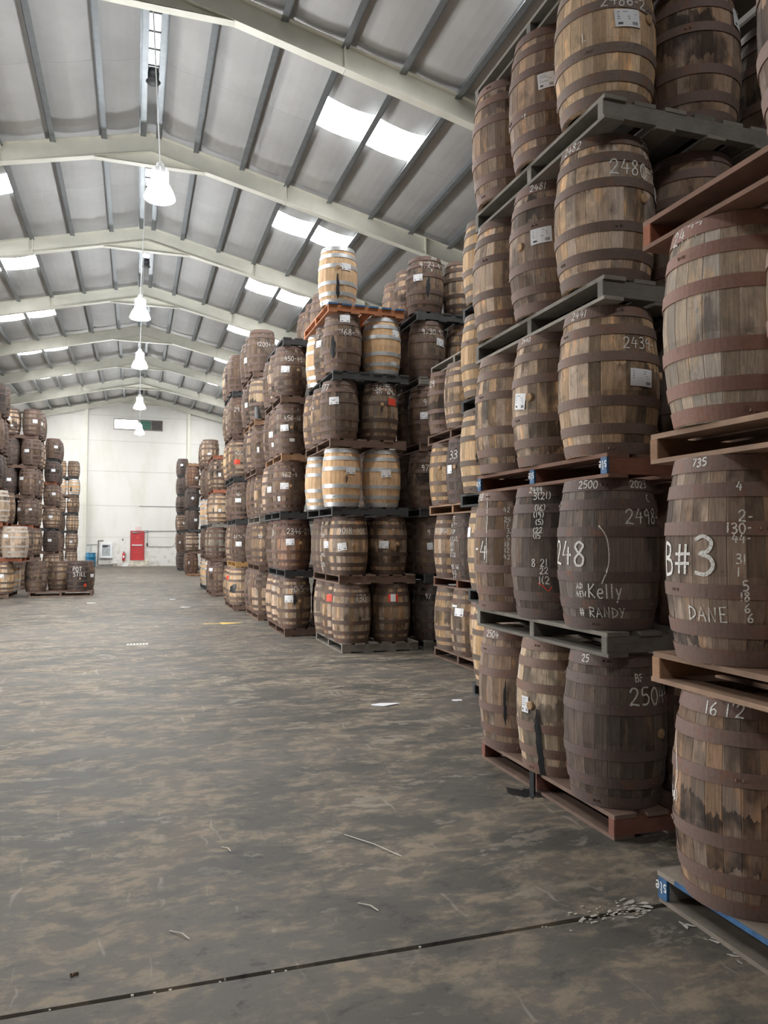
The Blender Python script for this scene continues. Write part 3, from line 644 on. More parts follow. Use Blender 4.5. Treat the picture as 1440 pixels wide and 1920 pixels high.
 ('Q', 3, 0): [('t', -126.0, 0.639, 0.0875, '456-16'), ('t', -76.6, 0.804, 0.0488, 'F'), ('l', -123.1, 0.461, 0.16, 0.116, 3, 'w'), ('b', -98.3, 0.47), ('l', -96.1, 0.238, 0.09, 0.058, 0, 'w')],
 ('Q', 3, 1): [('l', -158.2, 0.431, 0.148, 0.112, 0, 'w'), ('l', -148.2, 0.233, 0.063, 0.081, 0, 'w')],
 ('Q', 4, 0): [('t', -122.2, 0.674, 0.0877, '450-45'), ('t', -82.2, 0.832, 0.0489, 'E'), ('l', -117.4, 0.474, 0.16, 0.117, -2, 'w'), ('b', -72.4, 0.467)],
 ('Q', 4, 1): [('l', 170.9, 0.47, 0.097, 0.124, 0, 'w')],
 ('R', 5, 0): [('t', -115.6, 0.575, 0.0932, '12004-12')],
 ('R', 5, 1): [('l', -157.4, 0.378, 0.125, 0.121, 0, 'w')],
 ('R', 4, 1): [('l', -163.9, 0.42, 0.16, 0.109, 0, 'w')],
 ('R', 4, 0): [('s', -128.3, 0.0, 0.27, 0.233)],
 ('R', 3, 0): [('l', -124.4, 0.384, 0.051, 0.116, 0, 'w'), ('t', -135.0, 0.597, 0.0814, 'L')],
 ('R', 1, 0): [('t', -140.8, 0.626, 0.0812, '90')],
 ('R', 0, 1): [('l', 172.1, 0.646, 0.098, 0.109, 0, 'w')],
 ('S', 5, 1): [('l', 173.9, 0.427, 0.118, 0.111, 0, 'w')],
 ('S', 4, 0): [('t', -128.5, 0.595, 0.106, '29'), ('l', 173.8, 0.254, 0.05, 0.107, 0, 'w')],
 ('S', 3, 0): [('t', -127.4, 0.578, 0.0926, '405'), ('l', -116.4, 0.351, 0.153, 0.119, 0, 'r')],
 ('S', 2, 0): [('t', -131.9, 0.607, 0.0926, '16-'), ('l', -122.8, 0.46, 0.16, 0.106, 0, 'w')],
 ('S', 1, 0): [('t', -148.0, 0.61, 0.1058, '417-7'), ('l', -120.0, 0.439, 0.16, 0.119, 0, 'w')],
 ('S', 0, 0): [('s', -126.2, 0.29, 0.513, 0.263)],
 ('S', 0, 1): [('l', -151.8, 0.637, 0.125, 0.109, 0, 'r')],
 ('T', 0, 0): [('l', -142.3, 0.679, 0.16, 0.099, -2, 'w')],
 ('T', 2, 0): [('l', -90.0, 0.392, 0.081, 0.099, 0, 'w'), ('s', -126.7, 0.259, 0.507, 0.05)],
 ('T', 3, 0): [('l', -95.9, 0.441, 0.08, 0.116, 0, 'w')],
 ('W', 4, 0): [('l', -101.7, 0.391, 0.111, 0.075, 0, 'w')],
 ('U', 0, 0): [('l', -117.8, 0.504, 0.054, 0.128, 0, 'w')],
 ('U', 1, 0): [('l', -28.9, 0.468, 0.16, 0.103, 0, 'w')],
 ('U', 2, 0): [('l', -65.8, 0.436, 0.16, 0.129, 0, 'w')],
 ('U', 3, 0): [('l', -96.3, 0.427, 0.124, 0.128, -30, 'w')],
 ('U', 4, 0): [('l', -60.2, 0.354, 0.16, 0.103, 0, 'w')],
 ('V', 5, 0): [('l', -104.0, 0.54, 0.15, 0.121, 0, 'w')],
 ('V', 2, 0): [('l', -69.2, 0.421, 0.16, 0.121, 0, 'w')],
 ('V', 1, 0): [('l', -115.4, 0.393, 0.094, 0.121, 0, 'w')],
 ('L', 0, 0): [('l', -84.6, 0.526, 0.129, 0.109, 0, 'w')],
 ('L', 0, 1): [('l', -46.6, 0.505, 0.116, 0.097, 0, 'w')],
 ('L', 1, 0): [('l', -126.7, 0.631, 0.156, 0.094, 0, 'w'), ('b', -108.0, 0.538)],
 ('M', 5, 0): [('l', -70.1, 0.476, 0.148, 0.132, 0, 'w'), ('l', -20.3, 0.421, 0.116, 0.114, 0, 'w')],
 ('M', 5, 3): [('l', -97.6, 0.542, 0.16, 0.131, 0, 'w'), ('l', -79.7, 0.304, 0.111, 0.075, -25, 'w')],
 ('M', 4, 0): [('l', -110.4, 0.483, 0.16, 0.113, 0, 'w')],
 ('M', 4, 3): [('l', -122.1, 0.55, 0.147, 0.112, 0, 'w')],
 ('M', 4, 1): [('l', -40.1, 0.468, 0.068, 0.117, 0, 'w')],
 ('M', 3, 0): [('l', -130.4, 0.562, 0.16, 0.113, 0, 'w')],
 ('M', 3, 3): [('l', -74.3, 0.508, 0.157, 0.112, 0, 'w')],
 ('M', 3, 1): [('l', -38.2, 0.496, 0.119, 0.116, 0, 'w')],
 ('M', 2, 0): [('l', -139.5, 0.531, 0.16, 0.113, 0, 'w'), ('l', -67.8, 0.533, 0.098, 0.075, 0, 'w')],
 ('M', 1, 0): [('l', -72.5, 0.56, 0.064, 0.113, 0, 'w')],
 ('M', 1, 1): [('l', 6.1, 0.464, 0.091, 0.098, 0, 'w')],
 ('O', 5, 0): [('l', -65.9, 0.52, 0.152, 0.122, 0, 'w')],
 ('O', 4, 0): [('l', -78.2, 0.5, 0.16, 0.122, 0, 'w')],
 ('O', 3, 0): [('l', -67.9, 0.491, 0.149, 0.122, 0, 'w'), ('s', -101.4, 0.34, 0.509, 0.073)],
 ('O', 2, 0): [('l', -83.7, 0.503, 0.142, 0.121, 0, 'w')],
 ('O', 1, 0): [('l', -91.1, 0.497, 0.142, 0.121, 0, 'w')],
 ('X', 4, 0): [('s', -109.7, 0.159, 0.503, 0.094)],
 ('X', 3, 0): [('l', -129.0, 0.717, 0.16, 0.125, 0, 'w')],
 ('X', 2, 0): [('l', -159.3, 0.494, 0.16, 0.125, 0, 'w')],
 ('X', 1, 0): [('l', -89.0, 0.397, 0.138, 0.125, 0, 'w')],
 ('X', 0, 0): [('l', -139.8, 0.395, 0.16, 0.094, 0, 'w')],
 ('pot', 0, 2): [('t', -114.8, 0.688, 0.131, 'POT'), ('t', -110.2, 0.526, 0.1309, 'STILL'), ('l', -42.3, 0.188, 0.133, 0.148, 0, 'rd'), ('b', -75.3, 0.393)],
 ('pot', 0, 3): [('l', -39.9, 0.452, 0.137, 0.102, 0, 'w')],
}

# ---------------------------------------------------------------- barrels
def prof(z):
    u = (z / HB - .5) * 2
    return RB - (RB - RH) * u * u
NST = 26
def stave_mesh():
    m = MB(); h = PI / NST; th = [-h + .0006, -h * .9, h * .9, h - .0006]; dr = [.0016, 0, 0, .0016]; N = 6
    def P(a, r, z): return (r * math.cos(a), r * math.sin(a), z)
    for j in range(N):
        z0, z1 = HB * j / N, HB * (j + 1) / N
        for i in range(3):
            m.quad([P(th[i], prof(z0) - dr[i], z0), P(th[i+1], prof(z0) - dr[i+1], z0), P(th[i+1], prof(z1) - dr[i+1], z1), P(th[i], prof(z1) - dr[i], z1)])
        m.quad([P(th[0], prof(z0) - .024, z0), P(th[0], prof(z0) - dr[0], z0), P(th[0], prof(z1) - dr[0], z1), P(th[0], prof(z1) - .024, z1)])
        m.quad([P(th[3], prof(z0) - dr[3], z0), P(th[3], prof(z0) - .024, z0), P(th[3], prof(z1) - .024, z1), P(th[3], prof(z1) - dr[3], z1)])
        m.quad([P(th[3], prof(z0) - .024, z0), P(th[0], prof(z0) - .024, z0), P(th[0], prof(z1) - .024, z1), P(th[3], prof(z1) - .024, z1)])
    for z, s in ((0, -1), (HB, 1)):
        q = [P(th[0], prof(z) - .024, z), P(th[0], prof(z) - .0035, z), P(th[1], prof(z), z), P(th[2], prof(z), z), P(th[3], prof(z) - .0035, z), P(th[3], prof(z) - .024, z)]
        m.quad(q if s > 0 else q[::-1])
    return m.mesh('stave', OAK)
def shell_mesh(seed):
    """all staves of a far barrel, grooves between them, joined"""
    rg = random.Random(seed); m = MB(); m.a = []; N = 6
    def P(a, r, z): return (r * math.cos(a), r * math.sin(a), z)
    cuts = [i + rg.uniform(-.16, .16) for i in range(NST)]
    for i in range(NST):
        a0 = 2 * PI * cuts[i] / NST; a1 = 2 * PI * (cuts[i+1] if i + 1 < NST else cuts[0] + NST) / NST
        v = rg.random(); e = .009; th = [a0, a0 + e, a1 - e, a1]; dr = [.0026, 0, 0, .0026]
        for j in range(N):
            z0, z1 = HB * j / N, HB * (j + 1) / N
            for k in range(3):
                m.quad([P(th[k], prof(z0) - dr[k], z0), P(th[k+1], prof(z0) - dr[k+1], z0), P(th[k+1], prof(z1) - dr[k+1], z1), P(th[k], prof(z1) - dr[k], z1)]); m.a.append(v)
        for z, s in ((0, -1), (HB, 1)):
            q = [P(th[0], prof(z) - .024, z), P(th[0], prof(z) - .004, z), P(th[3], prof(z) - .004, z), P(th[3], prof(z) - .024, z)]
            m.quad(q if s > 0 else q[::-1]); m.a.append(v)
        q = [P(th[3], prof(HB) - .024, HB - .04), P(th[0], prof(HB) - .024, HB - .04), P(th[0], prof(HB) - .024, HB), P(th[3], prof(HB) - .024, HB)]
        m.quad(q); m.a.append(v)
    return m.mesh('stave_shell', OAK)
HOOPZ = [(.004, .072), (.125, .187), (.292, .352), (.563, .623), (.728, .790), (.843, .911)]
HT = .0042
def on_hoop(z): return any(a - .002 <= z <= b + .002 for a, b in HOOPZ)
def hoop_mesh(z0, z1, mat):
    m = MB(); P = [(prof(z0) - .003, z0), (prof(z0) + HT, z0), (prof((z0+z1)/2) + HT, (z0+z1)/2), (prof(z1) + HT, z1), (prof(z1) - .003, z1)]
    m.lathe(P, 72, close=False)
    # overlapped end with its two rivets
    r = prof((z0 + z1) / 2) + HT; a = 1.0
    for da in (0, .09):
        c = (math.cos(a + da) * r, math.sin(a + da) * r); m.box(c[0] - .006, c[0] + .006, c[1] - .006, c[1] + .006, (z0+z1)/2 - .006, (z0+z1)/2 + .006)
    return m.mesh('hoop', mat)
def head_mesh(z, up):
    m = MB(); r = prof(z) - .02; W = 2 * r / 6
    for k in range(6):
        a, b = -r + k * W + .002, -r + (k + 1) * W - .002
        pts = []
        for x in [a, (a + b) / 2, b]: pts.append((x, -math.sqrt(max(0, r * r - x * x))))
        for x in [b, (a + b) / 2, a]: pts.append((x, math.sqrt(max(0, r * r - x * x))))
        q = [(x, y, z) for x, y in pts]; m.quad(q if up else q[::-1])
        m.quad([(x, y, z - .02 if up else z + .02) for x, y in (pts[::-1] if up else pts)])
    return m.mesh('barrel_head', OAK)
STAVE = stave_mesh(); SHELLS = [shell_mesh(i) for i in range(5)]
HOOPS = [hoop_mesh(a, b, HOOP) for a, b in HOOPZ]; SHOOPS = [hoop_mesh(a, b, SILVER) for a, b in HOOPZ]
HEAD_T = head_mesh(HB - .028, True); HEAD_B = head_mesh(.028, False)
m = MB(); m.lathe([(.030, -.01), (.030, .008), (.024, .013)], 16); BUNGM = m.mesh('bung', BUNG)

# handwriting: each glyph is a few pen strokes in a box one unit high
G = {'0': (.6, [[(.3,1),(.08,.75),(.05,.4),(.2,.02),(.4,.02),(.55,.35),(.5,.75),(.3,1)]]), '1': (.28, [[(.14,1),(.12,0)]]),
 '2': (.62, [[(.06,.75),(.2,.97),(.42,.97),(.52,.75),(.38,.45),(.05,.05),(.2,.08),(.6,.02)]]), '3': (.6, [[(.06,.9),(.3,1),(.5,.85),(.42,.62),(.2,.55),(.46,.45),(.54,.22),(.36,.02),(.05,.06)]]),
 '4': (.62, [[(.28,1),(.05,.4),(.6,.42)],[(.45,.75),(.4,0)]]), '5': (.58, [[(.52,1),(.14,.98),(.1,.58),(.36,.6),(.54,.36),(.4,.06),(.06,.04)]]),
 '6': (.58, [[(.46,1),(.16,.65),(.06,.28),(.22,.02),(.46,.1),(.5,.36),(.3,.46),(.08,.3)]]), '7': (.55, [[(.05,.95),(.52,.97),(.2,0)]]),
 '8': (.6, [[(.5,.85),(.28,1),(.1,.82),(.24,.58),(.48,.36),(.4,.05),(.14,.05),(.08,.3),(.3,.55),(.5,.85)]]), '9': (.56, [[(.48,.75),(.26,1),(.08,.76),(.2,.54),(.46,.66),(.46,.3),(.4,0)]]),
 '-': (.45, [[(.06,.48),(.38,.5)]]), "'": (.2, [[(.12,1),(.06,.8)]]), '(': (.32, [[(.28,1.05),(.08,.7),(.08,.3),(.26,-.05)]]), ')': (.32, [[(.05,1.05),(.24,.7),(.24,.3),(.05,-.05)]]),
 '#': (.75, [[(.28,1),(.22,0)],[(.56,1),(.5,0)],[(.04,.66),(.74,.68)],[(.02,.34),(.7,.36)]]), '+': (.6, [[(.05,.5),(.55,.5)],[(.3,.8),(.3,.2)]]), ' ': (.4, []),
 'A': (.62, [[(.04,0),(.3,1),(.58,0)],[(.14,.38),(.5,.38)]]), 'B': (.58, [[(.1,0),(.1,1)],[(.1,1),(.44,.9),(.42,.6),(.1,.52)],[(.1,.52),(.52,.42),(.5,.08),(.08,0)]]),
 'C': (.56, [[(.52,.9),(.26,1),(.06,.6),(.12,.12),(.36,0),(.54,.1)]]), 'D': (.62, [[(.08,0),(.12,1)],[(.04,1),(.5,.75),(.54,.35),(.08,0)]]), 'E': (.52, [[(.5,1),(.1,.98),(.1,0),(.5,.02)],[(.1,.52),(.42,.54)]]),
 'F': (.5, [[(.48,1),(.1,.98),(.1,0)],[(.1,.55),(.4,.56)]]), 'G': (.62, [[(.54,.88),(.28,1),(.06,.6),(.14,.1),(.4,0),(.56,.3),(.36,.42)]]), 'H': (.6, [[(.1,1),(.08,0)],[(.52,1),(.5,0)],[(.08,.5),(.52,.5)]]),
 'I': (.24, [[(.12,1),(.12,0)]]), 'K': (.56, [[(.1,1),(.1,0)],[(.5,1),(.12,.48),(.54,0)]]), 'L': (.5, [[(.1,1),(.1,.02),(.48,.04)]]), 'M': (.72, [[(.06,0),(.12,1),(.36,.3),(.6,1),(.66,0)]]),
 'N': (.62, [[(.08,0),(.1,1),(.5,0),(.54,1)]]), 'O': (.6, [[(.3,1),(.06,.6),(.14,.08),(.44,.04),(.56,.5),(.3,1)]]), 'P': (.55, [[(.1,0),(.1,1)],[(.1,1),(.5,.88),(.46,.55),(.1,.48)]]),
 'R': (.58, [[(.1,0),(.1,1)],[(.1,1),(.5,.88),(.44,.58),(.1,.5),(.54,0)]]), 'S': (.54, [[(.48,.9),(.22,1),(.08,.75),(.42,.4),(.42,.08),(.06,.06)]]), 'T': (.55, [[(.03,.97),(.55,.97)],[(.28,.97),(.28,0)]]),
 'W': (.75, [[(.04,1),(.2,0),(.38,.7),(.54,0),(.72,1)]]), 'X': (.56, [[(.06,1),(.5,0)],[(.5,1),(.06,0)]]), 'Y': (.56, [[(.05,1),(.28,.5)],[(.52,1),(.16,0)]]),
 'e': (.45, [[(.06,.36),(.4,.4),(.34,.66),(.14,.62),(.06,.3),(.2,.02),(.42,.1)]]), 'l': (.24, [[(.12,1.05),(.12,0)]]), 'y': (.45, [[(.06,.68),(.2,.2)],[(.42,.72),(.1,-.35)]]), 'd': (.5, [[(.42,.6),(.14,.62),(.06,.2),(.3,.02),(.44,.3)],[(.44,1.05),(.44,0)]]),
 'r': (.4, [[(.1,.7),(.1,0)],[(.1,.45),(.38,.68)]]), 's': (.42, [[(.36,.62),(.12,.66),(.14,.4),(.36,.28),(.28,.02),(.04,.06)]]), 't': (.36, [[(.16,1),(.18,.1),(.32,.04)],[(.03,.66),(.34,.68)]])}
def smooth(p, n=4):
    if len(p) < 3: return [p[0], ((p[0][0]+p[1][0])/2, (p[0][1]+p[1][1])/2), p[1]]
    out = []
    for i in range(len(p) - 1):
        a, b, c, d = p[max(i-1,0)], p[i], p[i+1], p[min(i+2,len(p)-1)]
        for k in range(n):
            t = k / n
            out.append(tuple(.5 * (2*b[q] + (c[q]-a[q])*t + (2*a[q]-5*b[q]+4*c[q]-d[q])*t*t + (3*b[q]-a[q]-3*c[q]+d[q])*t**3) for q in (0, 1)))
    return out + [p[-1]]
def strokes(text, h, rg=None, sharp='AEFHIKLMNTWX47#1'):
    out = []; x = 0
    for ch in text:
        wd, st = G.get(ch, G[' ']); dy = rg.uniform(-.05, .05) if rg else 0
        for s in st:
            q = s if (ch in sharp and len(s) > 2) else smooth(s)
            out.append([((x + a) * h, (b - .5 + dy) * h) for a, b in q])
        x += wd + .12
    return out
def ribbon(m, pts, wdt, place):
    """a flat pen stroke; place(u, v) maps the drawing plane onto the surface"""
    L, R = [], []
    for i, p in enumerate(pts):
        a, b = pts[max(i-1,0)], pts[min(i+1,len(pts)-1)]
        tx, ty = b[0]-a[0], b[1]-a[1]; n = math.hypot(tx, ty) or 1
        L.append((p[0]-ty/n*wdt/2, p[1]+tx/n*wdt/2)); R.append((p[0]+ty/n*wdt/2, p[1]-tx/n*wdt/2))
    for i in range(len(pts) - 1): m.quad([place(*R[i]), place(*R[i+1]), place(*L[i+1]), place(*L[i])])
def surf(th0, z0, lift=.0012):
    def f(u, v):
        z = min(max(z0 + v, .002), HB - .002); r = prof(z) + (HT if on_hoop(z) else 0) + lift
        a = th0 + u / r; return (r * math.cos(a), r * math.sin(a), z)
    return f
rg = random.Random(5)
def label_mesh(w_, h_, kind, th0, z0, rot):
    m = MB(); c, s = math.cos(math.radians(rot)), math.sin(math.radians(rot))
    base = surf(0, z0, HT + .0016)
    # paper bridges the hoops, so use the plain profile plus hoop height
    def pl(u, v, up=0.0):
        x, y = u*c - v*s, u*s + v*c
        z = min(max(z0 + y, .002), HB - .002); r = prof(z) + HT + .0016 + up; a = th0 + x / r
        return (r*math.cos(a), r*math.sin(a), z)
    N = 4
    mi = {'r': 2, 'rw': 0, 'rd': 2}.get(kind, 0)
    for i in range(N):
        a, b = -w_/2 + w_*i/N, -w_/2 + w_*(i+1)/N
        if kind == 'rd':
            k = lambda u: h_/2 * (1 - abs(u) / (w_/2))
            m.quad([pl(a, -k(a)), pl(b, -k(b)), pl(b, k(b)), pl(a, k(a))], 2)
        else: m.quad([pl(a, -h_/2), pl(b, -h_/2), pl(b, h_/2), pl(a, h_/2)], 2 if kind == 'rw' and i in (0, 3) else mi)
    if kind in ('w', '2441'):
        for k in range(4):                                     # printed lines
            v = h_ * (.34 - .13 * k); a, b = -w_ * .4, w_ * (rg.uniform(-.05, .4))
            m.quad([pl(a, v - h_*.014, .0006), pl(b, v - h_*.014, .0006), pl(b, v + h_*.014, .0006), pl(a, v + h_*.014, .0006)], 1)
        for k in range(7):                                     # bar code
            a = w_ * (.18 + .035 * k); b = a + w_ * (.012 + .012 * (k % 2))
            m.quad([pl(a, -h_*.40, .0006), pl(b, -h_*.40, .0006), pl(b, -h_*.22, .0006), pl(a, -h_*.22, .0006)], 1)
        if kind == '2441':
            for st in strokes('2441', .022): ribbon(m, [(p[0] - w_*.44, p[1] - h_*.30) for p in st], .003, lambda u, v: pl(u, v, .0008))
        else:
            m.quad([pl(-w_*.38, -h_*.38, .0006), pl(-w_*.2, -h_*.38, .0006), pl(-w_*.2, -h_*.26, .0006), pl(-w_*.38, -h_*.26, .0006)], 1)
    return m.mesh('paper_label', [PAPER, INK, REDPAPER])
def stain_mesh(th0, z0, z1, wd, nm='leak_stain', mat=None):
    m = MB(); N = 22; L = []; a = b = .5; c = 0
    for i in range(N + 1):
        t = i / N; z = z1 + (z0 - z1) * t
        a = min(1, max(.3, a + rg.uniform(-.16, .18))); b = min(1, max(.3, b + rg.uniform(-.16, .18))); c += rg.uniform(-.05, .05)
        k = min(1, .35 + t * 2.2) * (1 if t < .8 or z0 < .02 else max(.15, 1 - (t - .8) * 4.2))
        L.append((wd * (.55 * a - c) * k, wd * (.55 * b + c) * k, z))
    def f(u, z): 
        r = prof(z) + HT + .0011; return (r*math.cos(th0 + u/r), r*math.sin(th0 + u/r), z)
    M = max(1, int(wd / .03))
    for a, b in zip(L, L[1:]):
        for q in range(M):
            s, e = q / M, (q + 1) / M; A = lambda r, t: -r[0] + (r[0] + r[1]) * t
            m.quad([f(A(b, s), b[2]), f(A(b, e), b[2]), f(A(a, e), a[2]), f(A(a, s), a[2])])
    return m.mesh(nm, mat or LEAK)

# style: wood tint + wear (alpha), hoop tint, silver hoops?, words
STY = {
 'd': ((.225,.158,.114, .8), (.165,.112,.096,1), 0, 'dark brown'), 'm': ((.37,.255,.165, 1.0), (.150,.106,.088,1), 0, 'patchy brown'),
 'g': ((.30,.25,.20, .95), (.20,.115,.092,1), 0, 'grey-brown'), 'k': ((.120,.092,.077, .7), (.115,.086,.080,1), 0, 'blackened'),
 't': ((.47,.32,.19, .8), (.14,.105,.088,1), 0, 'light tan'), 'y': ((.53,.37,.225, .45), (.135,.107,.086,1), 0, 'tan dark-hooped'),
 'p': ((.64,.455,.30, .12), None, 1, 'pale new'), 'e': ((.31,.18,.115, .85), (.17,.10,.08,1), 0, 'reddish brown'),
 'w': ((.38,.30,.22, .9), (.20,.135,.108,1), 0, 'greyed tan'), 'f': ((.40,.31,.235, .5), (.36,.33,.30,1), 0, 'fat pale-grey')}
SOAKED = {('N', 0, 2): (.20, .47, 1.0), ('A', 2, 0): (.36, .57, .75), ('A', 2, 1): (.05, .30, .8), ('A', 2, 2): (.36, .56, .7), ('A', 4, 3): (.38, .70, .9), ('A', 3, 0): (.34, .58, .6), ('N', 2, 2): (.36, .60, .6), ('R', 4, 0): (.0, .40, 1.0), ('N', 1, 2): (.08, .15, .8), ('A', 1, 1): (.0, .9, .35)}
NEAR = ('N', 'A', 'B')
def make_barrel(sty, loc, f, label, group, near, items, rz, head=0, key=None):
    wood, hoopc, silver, _ = STY[sty]
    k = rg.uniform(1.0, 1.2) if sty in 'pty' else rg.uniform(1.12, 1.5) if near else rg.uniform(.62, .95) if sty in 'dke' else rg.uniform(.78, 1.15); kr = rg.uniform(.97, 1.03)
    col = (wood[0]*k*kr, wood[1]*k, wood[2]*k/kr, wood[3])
    t = bpy.data.objects.new('barrel', None); COL.objects.link(t); t.location = loc
    t.scale = (f, f, 1)
    soak = SOAKED.get(key) or ((0, 0, 0) if rg.random() > .4 or sty in 'py' else (lambda a: (a, a + rg.uniform(.12, .3), rg.uniform(.4, .9)))(rg.choice([.05, .19, .35, .35, .62])))
    tag(t, label, 'barrel', group)
    if near:
        for i in range(NST):
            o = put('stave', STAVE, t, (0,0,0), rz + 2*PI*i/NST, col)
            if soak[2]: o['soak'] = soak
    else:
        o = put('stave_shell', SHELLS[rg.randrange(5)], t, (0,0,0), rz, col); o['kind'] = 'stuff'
        if soak[2]: o['soak'] = soak
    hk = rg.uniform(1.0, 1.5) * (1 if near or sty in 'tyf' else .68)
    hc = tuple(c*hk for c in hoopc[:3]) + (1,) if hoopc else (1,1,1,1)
    for i, hm in enumerate(SHOOPS if silver else HOOPS): put('hoop', hm, t, (0,0,0), rz + i * 1.3, hc)
    if head & 1: put('barrel_head', HEAD_T, t, (0,0,0), rz, col)
    if head & 2: put('barrel_head', HEAD_B, t, (0,0,0), rz, col)
    for it in items:
        if it[0] == 't':
            th = math.radians(it[1]); h = it[3]; sf = surf(th, min(it[2], HB - .012 - h * .5))
            chalk = MB()
            for st in strokes(it[4], h, rg): ribbon(chalk, st, max(.0065, h * .10), sf)
            put('chalk_writing', chalk.mesh('chalk_writing', CHALK), t)
        elif it[0] in 'ar':
            th0 = math.radians(it[1][0][0])
            pts = smooth([((math.radians(a) - th0 + (2*PI if math.radians(a) - th0 < -PI else -2*PI if math.radians(a) - th0 > PI else 0)) * .31, z) for a, z in it[1]])
            mk = MB(); ribbon(mk, pts, .007, surf(th0, 0))
            if it[0] == 'r': put('red_mark', mk.mesh('red_mark', REDPAPER), t)
            else: put('chalk_line', mk.mesh('chalk_line', CHALK), t)
        elif it[0] == 'l':
            put('paper_label', label_mesh(it[3], it[4], it[6], math.radians(it[1]), it[2], it[5]), t)
        elif it[0] == 'b':
            th = math.radians(it[1]); r = prof(it[2])
            b = put('bung', BUNGM, t, (r*math.cos(th), r*math.sin(th), it[2])); b.rotation_euler = (0, PI/2, th)
        elif it[0] == 's':
            put('leak_stain', stain_mesh(math.radians(it[1]), it[2], it[3], it[4]), t)

    return t

# ---------------------------------------------------------------- pallets
PW, PL = 1.25, 1.81
PC = {'g': ((.20,.19,.175), (.21,.20,.18), 'grey'), 'b': ((.155,.105,.085), (.165,.115,.092), 'brown'), 'n': ((.066,.070,.074), (.070,.074,.078), 'black-grey'),
      'r': ((.30,.115,.068), (.21,.125,.095), 'red-brown'), 'o': ((.36,.215,.135), (.27,.185,.135), 'orange-brown'), 'u': ((.33,.32,.31), (.27,.24,.21), 'blue-edged'),
      'a': ((.26,.12,.085), (.22,.13,.10), 'blue-blocked'), 'c': ((.50,.20,.095), (.40,.19,.11), 'orange and blue'), 'y': ((.50,.30,.125), (.40,.26,.13), 'yellow-wood'), 'e': ((.22,.10,.08), (.20,.14,.115), 'dark red-brown')}
def bm_box(nm, *b, mat=TIMBER, bev=.004):
    m = MB(); m.box(*b, bev=bev); return m.mesh(nm, mat)
STR = bm_box('stringer', 0, PW, -.03, .03, .022, .12)
TB = bm_box('deck_board', 0, .155, -PL/2, PL/2, .12, .145); BB = bm_box('base_board', 0, .14, -PL/2, PL/2, 0, .022)
BE = bm_box('painted_end', -.004, .012, -.031, .031, .021, .121, mat=BLUEPAINT, bev=0)
def pallet(loc, code, label, group, sign=1, rot=0, lettered=()):
    sc, bc, word = PC[code]
    t = bpy.data.objects.new('wooden_pallet', None); COL.objects.link(t); t.location = loc
    tag(t, label, 'pallet', group)
    t.rotation_euler = (0, 0, rot)
    def c3(c, v=.12):
        k = rg.uniform(1 - v, 1 + v); return (c[0]*k, c[1]*k, c[2]*k, 1)
    for y in (-PL/2 + .035, 0, PL/2 - .035):
        s = put('stringer', STR, t, (0, y, 0), 0, c3(sc))
        if code in 'ua' and (code == 'a' or y > .5):
            e = put('painted_end', BE, s); m = MB()
            for st in strokes('ste', .052): ribbon(m, st, .007, lambda u, v: (-.0048, u - .030, .072 - v))
            put('block_lettering', m.mesh('block_lettering', WHITEPL), e) if 0 else put('block_lettering', m.mesh('block_lettering', WHITEPL), s)
    for i in range(6): put('deck_board', TB, t, (i * (PW - .155) / 5, rg.uniform(-.012, .012), 0), 0, c3(bc, .2))
    for i in range(4): put('base_board', BB, t, (i * (PW - .14) / 3, rg.uniform(-.01, .01), 0), 0, c3(bc, .2))
    if code == 'c':
        for i in range(6):
            q = MB(); q.box(i * (PW - .155) / 5 - .001, i * (PW - .155) / 5 + .156, -PL/2 - .014, -PL/2 + .10, .119, .1449); put('blue_board_end', q.mesh('blue_board_end', BLUEPAINT), t)
    if code == 'u':
        m = MB(); m.box(-.0035, .001, -PL/2, PL/2 - .12, .121, .144); put('painted_edge', m.mesh('painted_edge', BLUEPAINT), t)
    return t
# ---------------------------------------------------------------- the stacks
STK = {'N': 'nearest right-hand stack', 'A': 'second right-hand stack', 'B': 'third right-hand stack', 'C': 'fourth right-hand stack',
 'P': 'stack with pale barrels', 'D': 'stack right of pale barrels', 'Q': 'first stack behind pale barrels', 'R': 'second stack behind pale barrels',
 'S': 'third stack behind pale barrels', 'T': 'fourth stack behind pale barrels', 'W': 'fifth stack behind pale barrels', 'U': 'sixth stack behind pale barrels',
 'V': 'right-hand stack nearest the far wall', 'L': 'nearest left-hand stack', 'M': 'second left-hand stack', 'O': 'third left-hand stack', 'X': 'left-hand stack nearest the far wall', 'E': 'stack behind the second right-hand stack'}
TIER = ['bottom', 'second', 'third', 'fourth', 'fifth', 'sixth']
SPOT = ['front aisle corner', 'aisle side middle', 'aisle side back', 'front inner corner', 'inner side middle', 'inner back corner']
def first_word(items):
    for it in items:
        if it[0] == 't' and len(it[4]) >= 3 and it[4][:2].isdigit(): return 'chalked ' + it[4]
    for it in items:
        if it[0] == 'l' and it[6].startswith('r'): return 'red-labelled'
    for it in items:
        if it[0] == 'l': return 'labelled'
    return ''
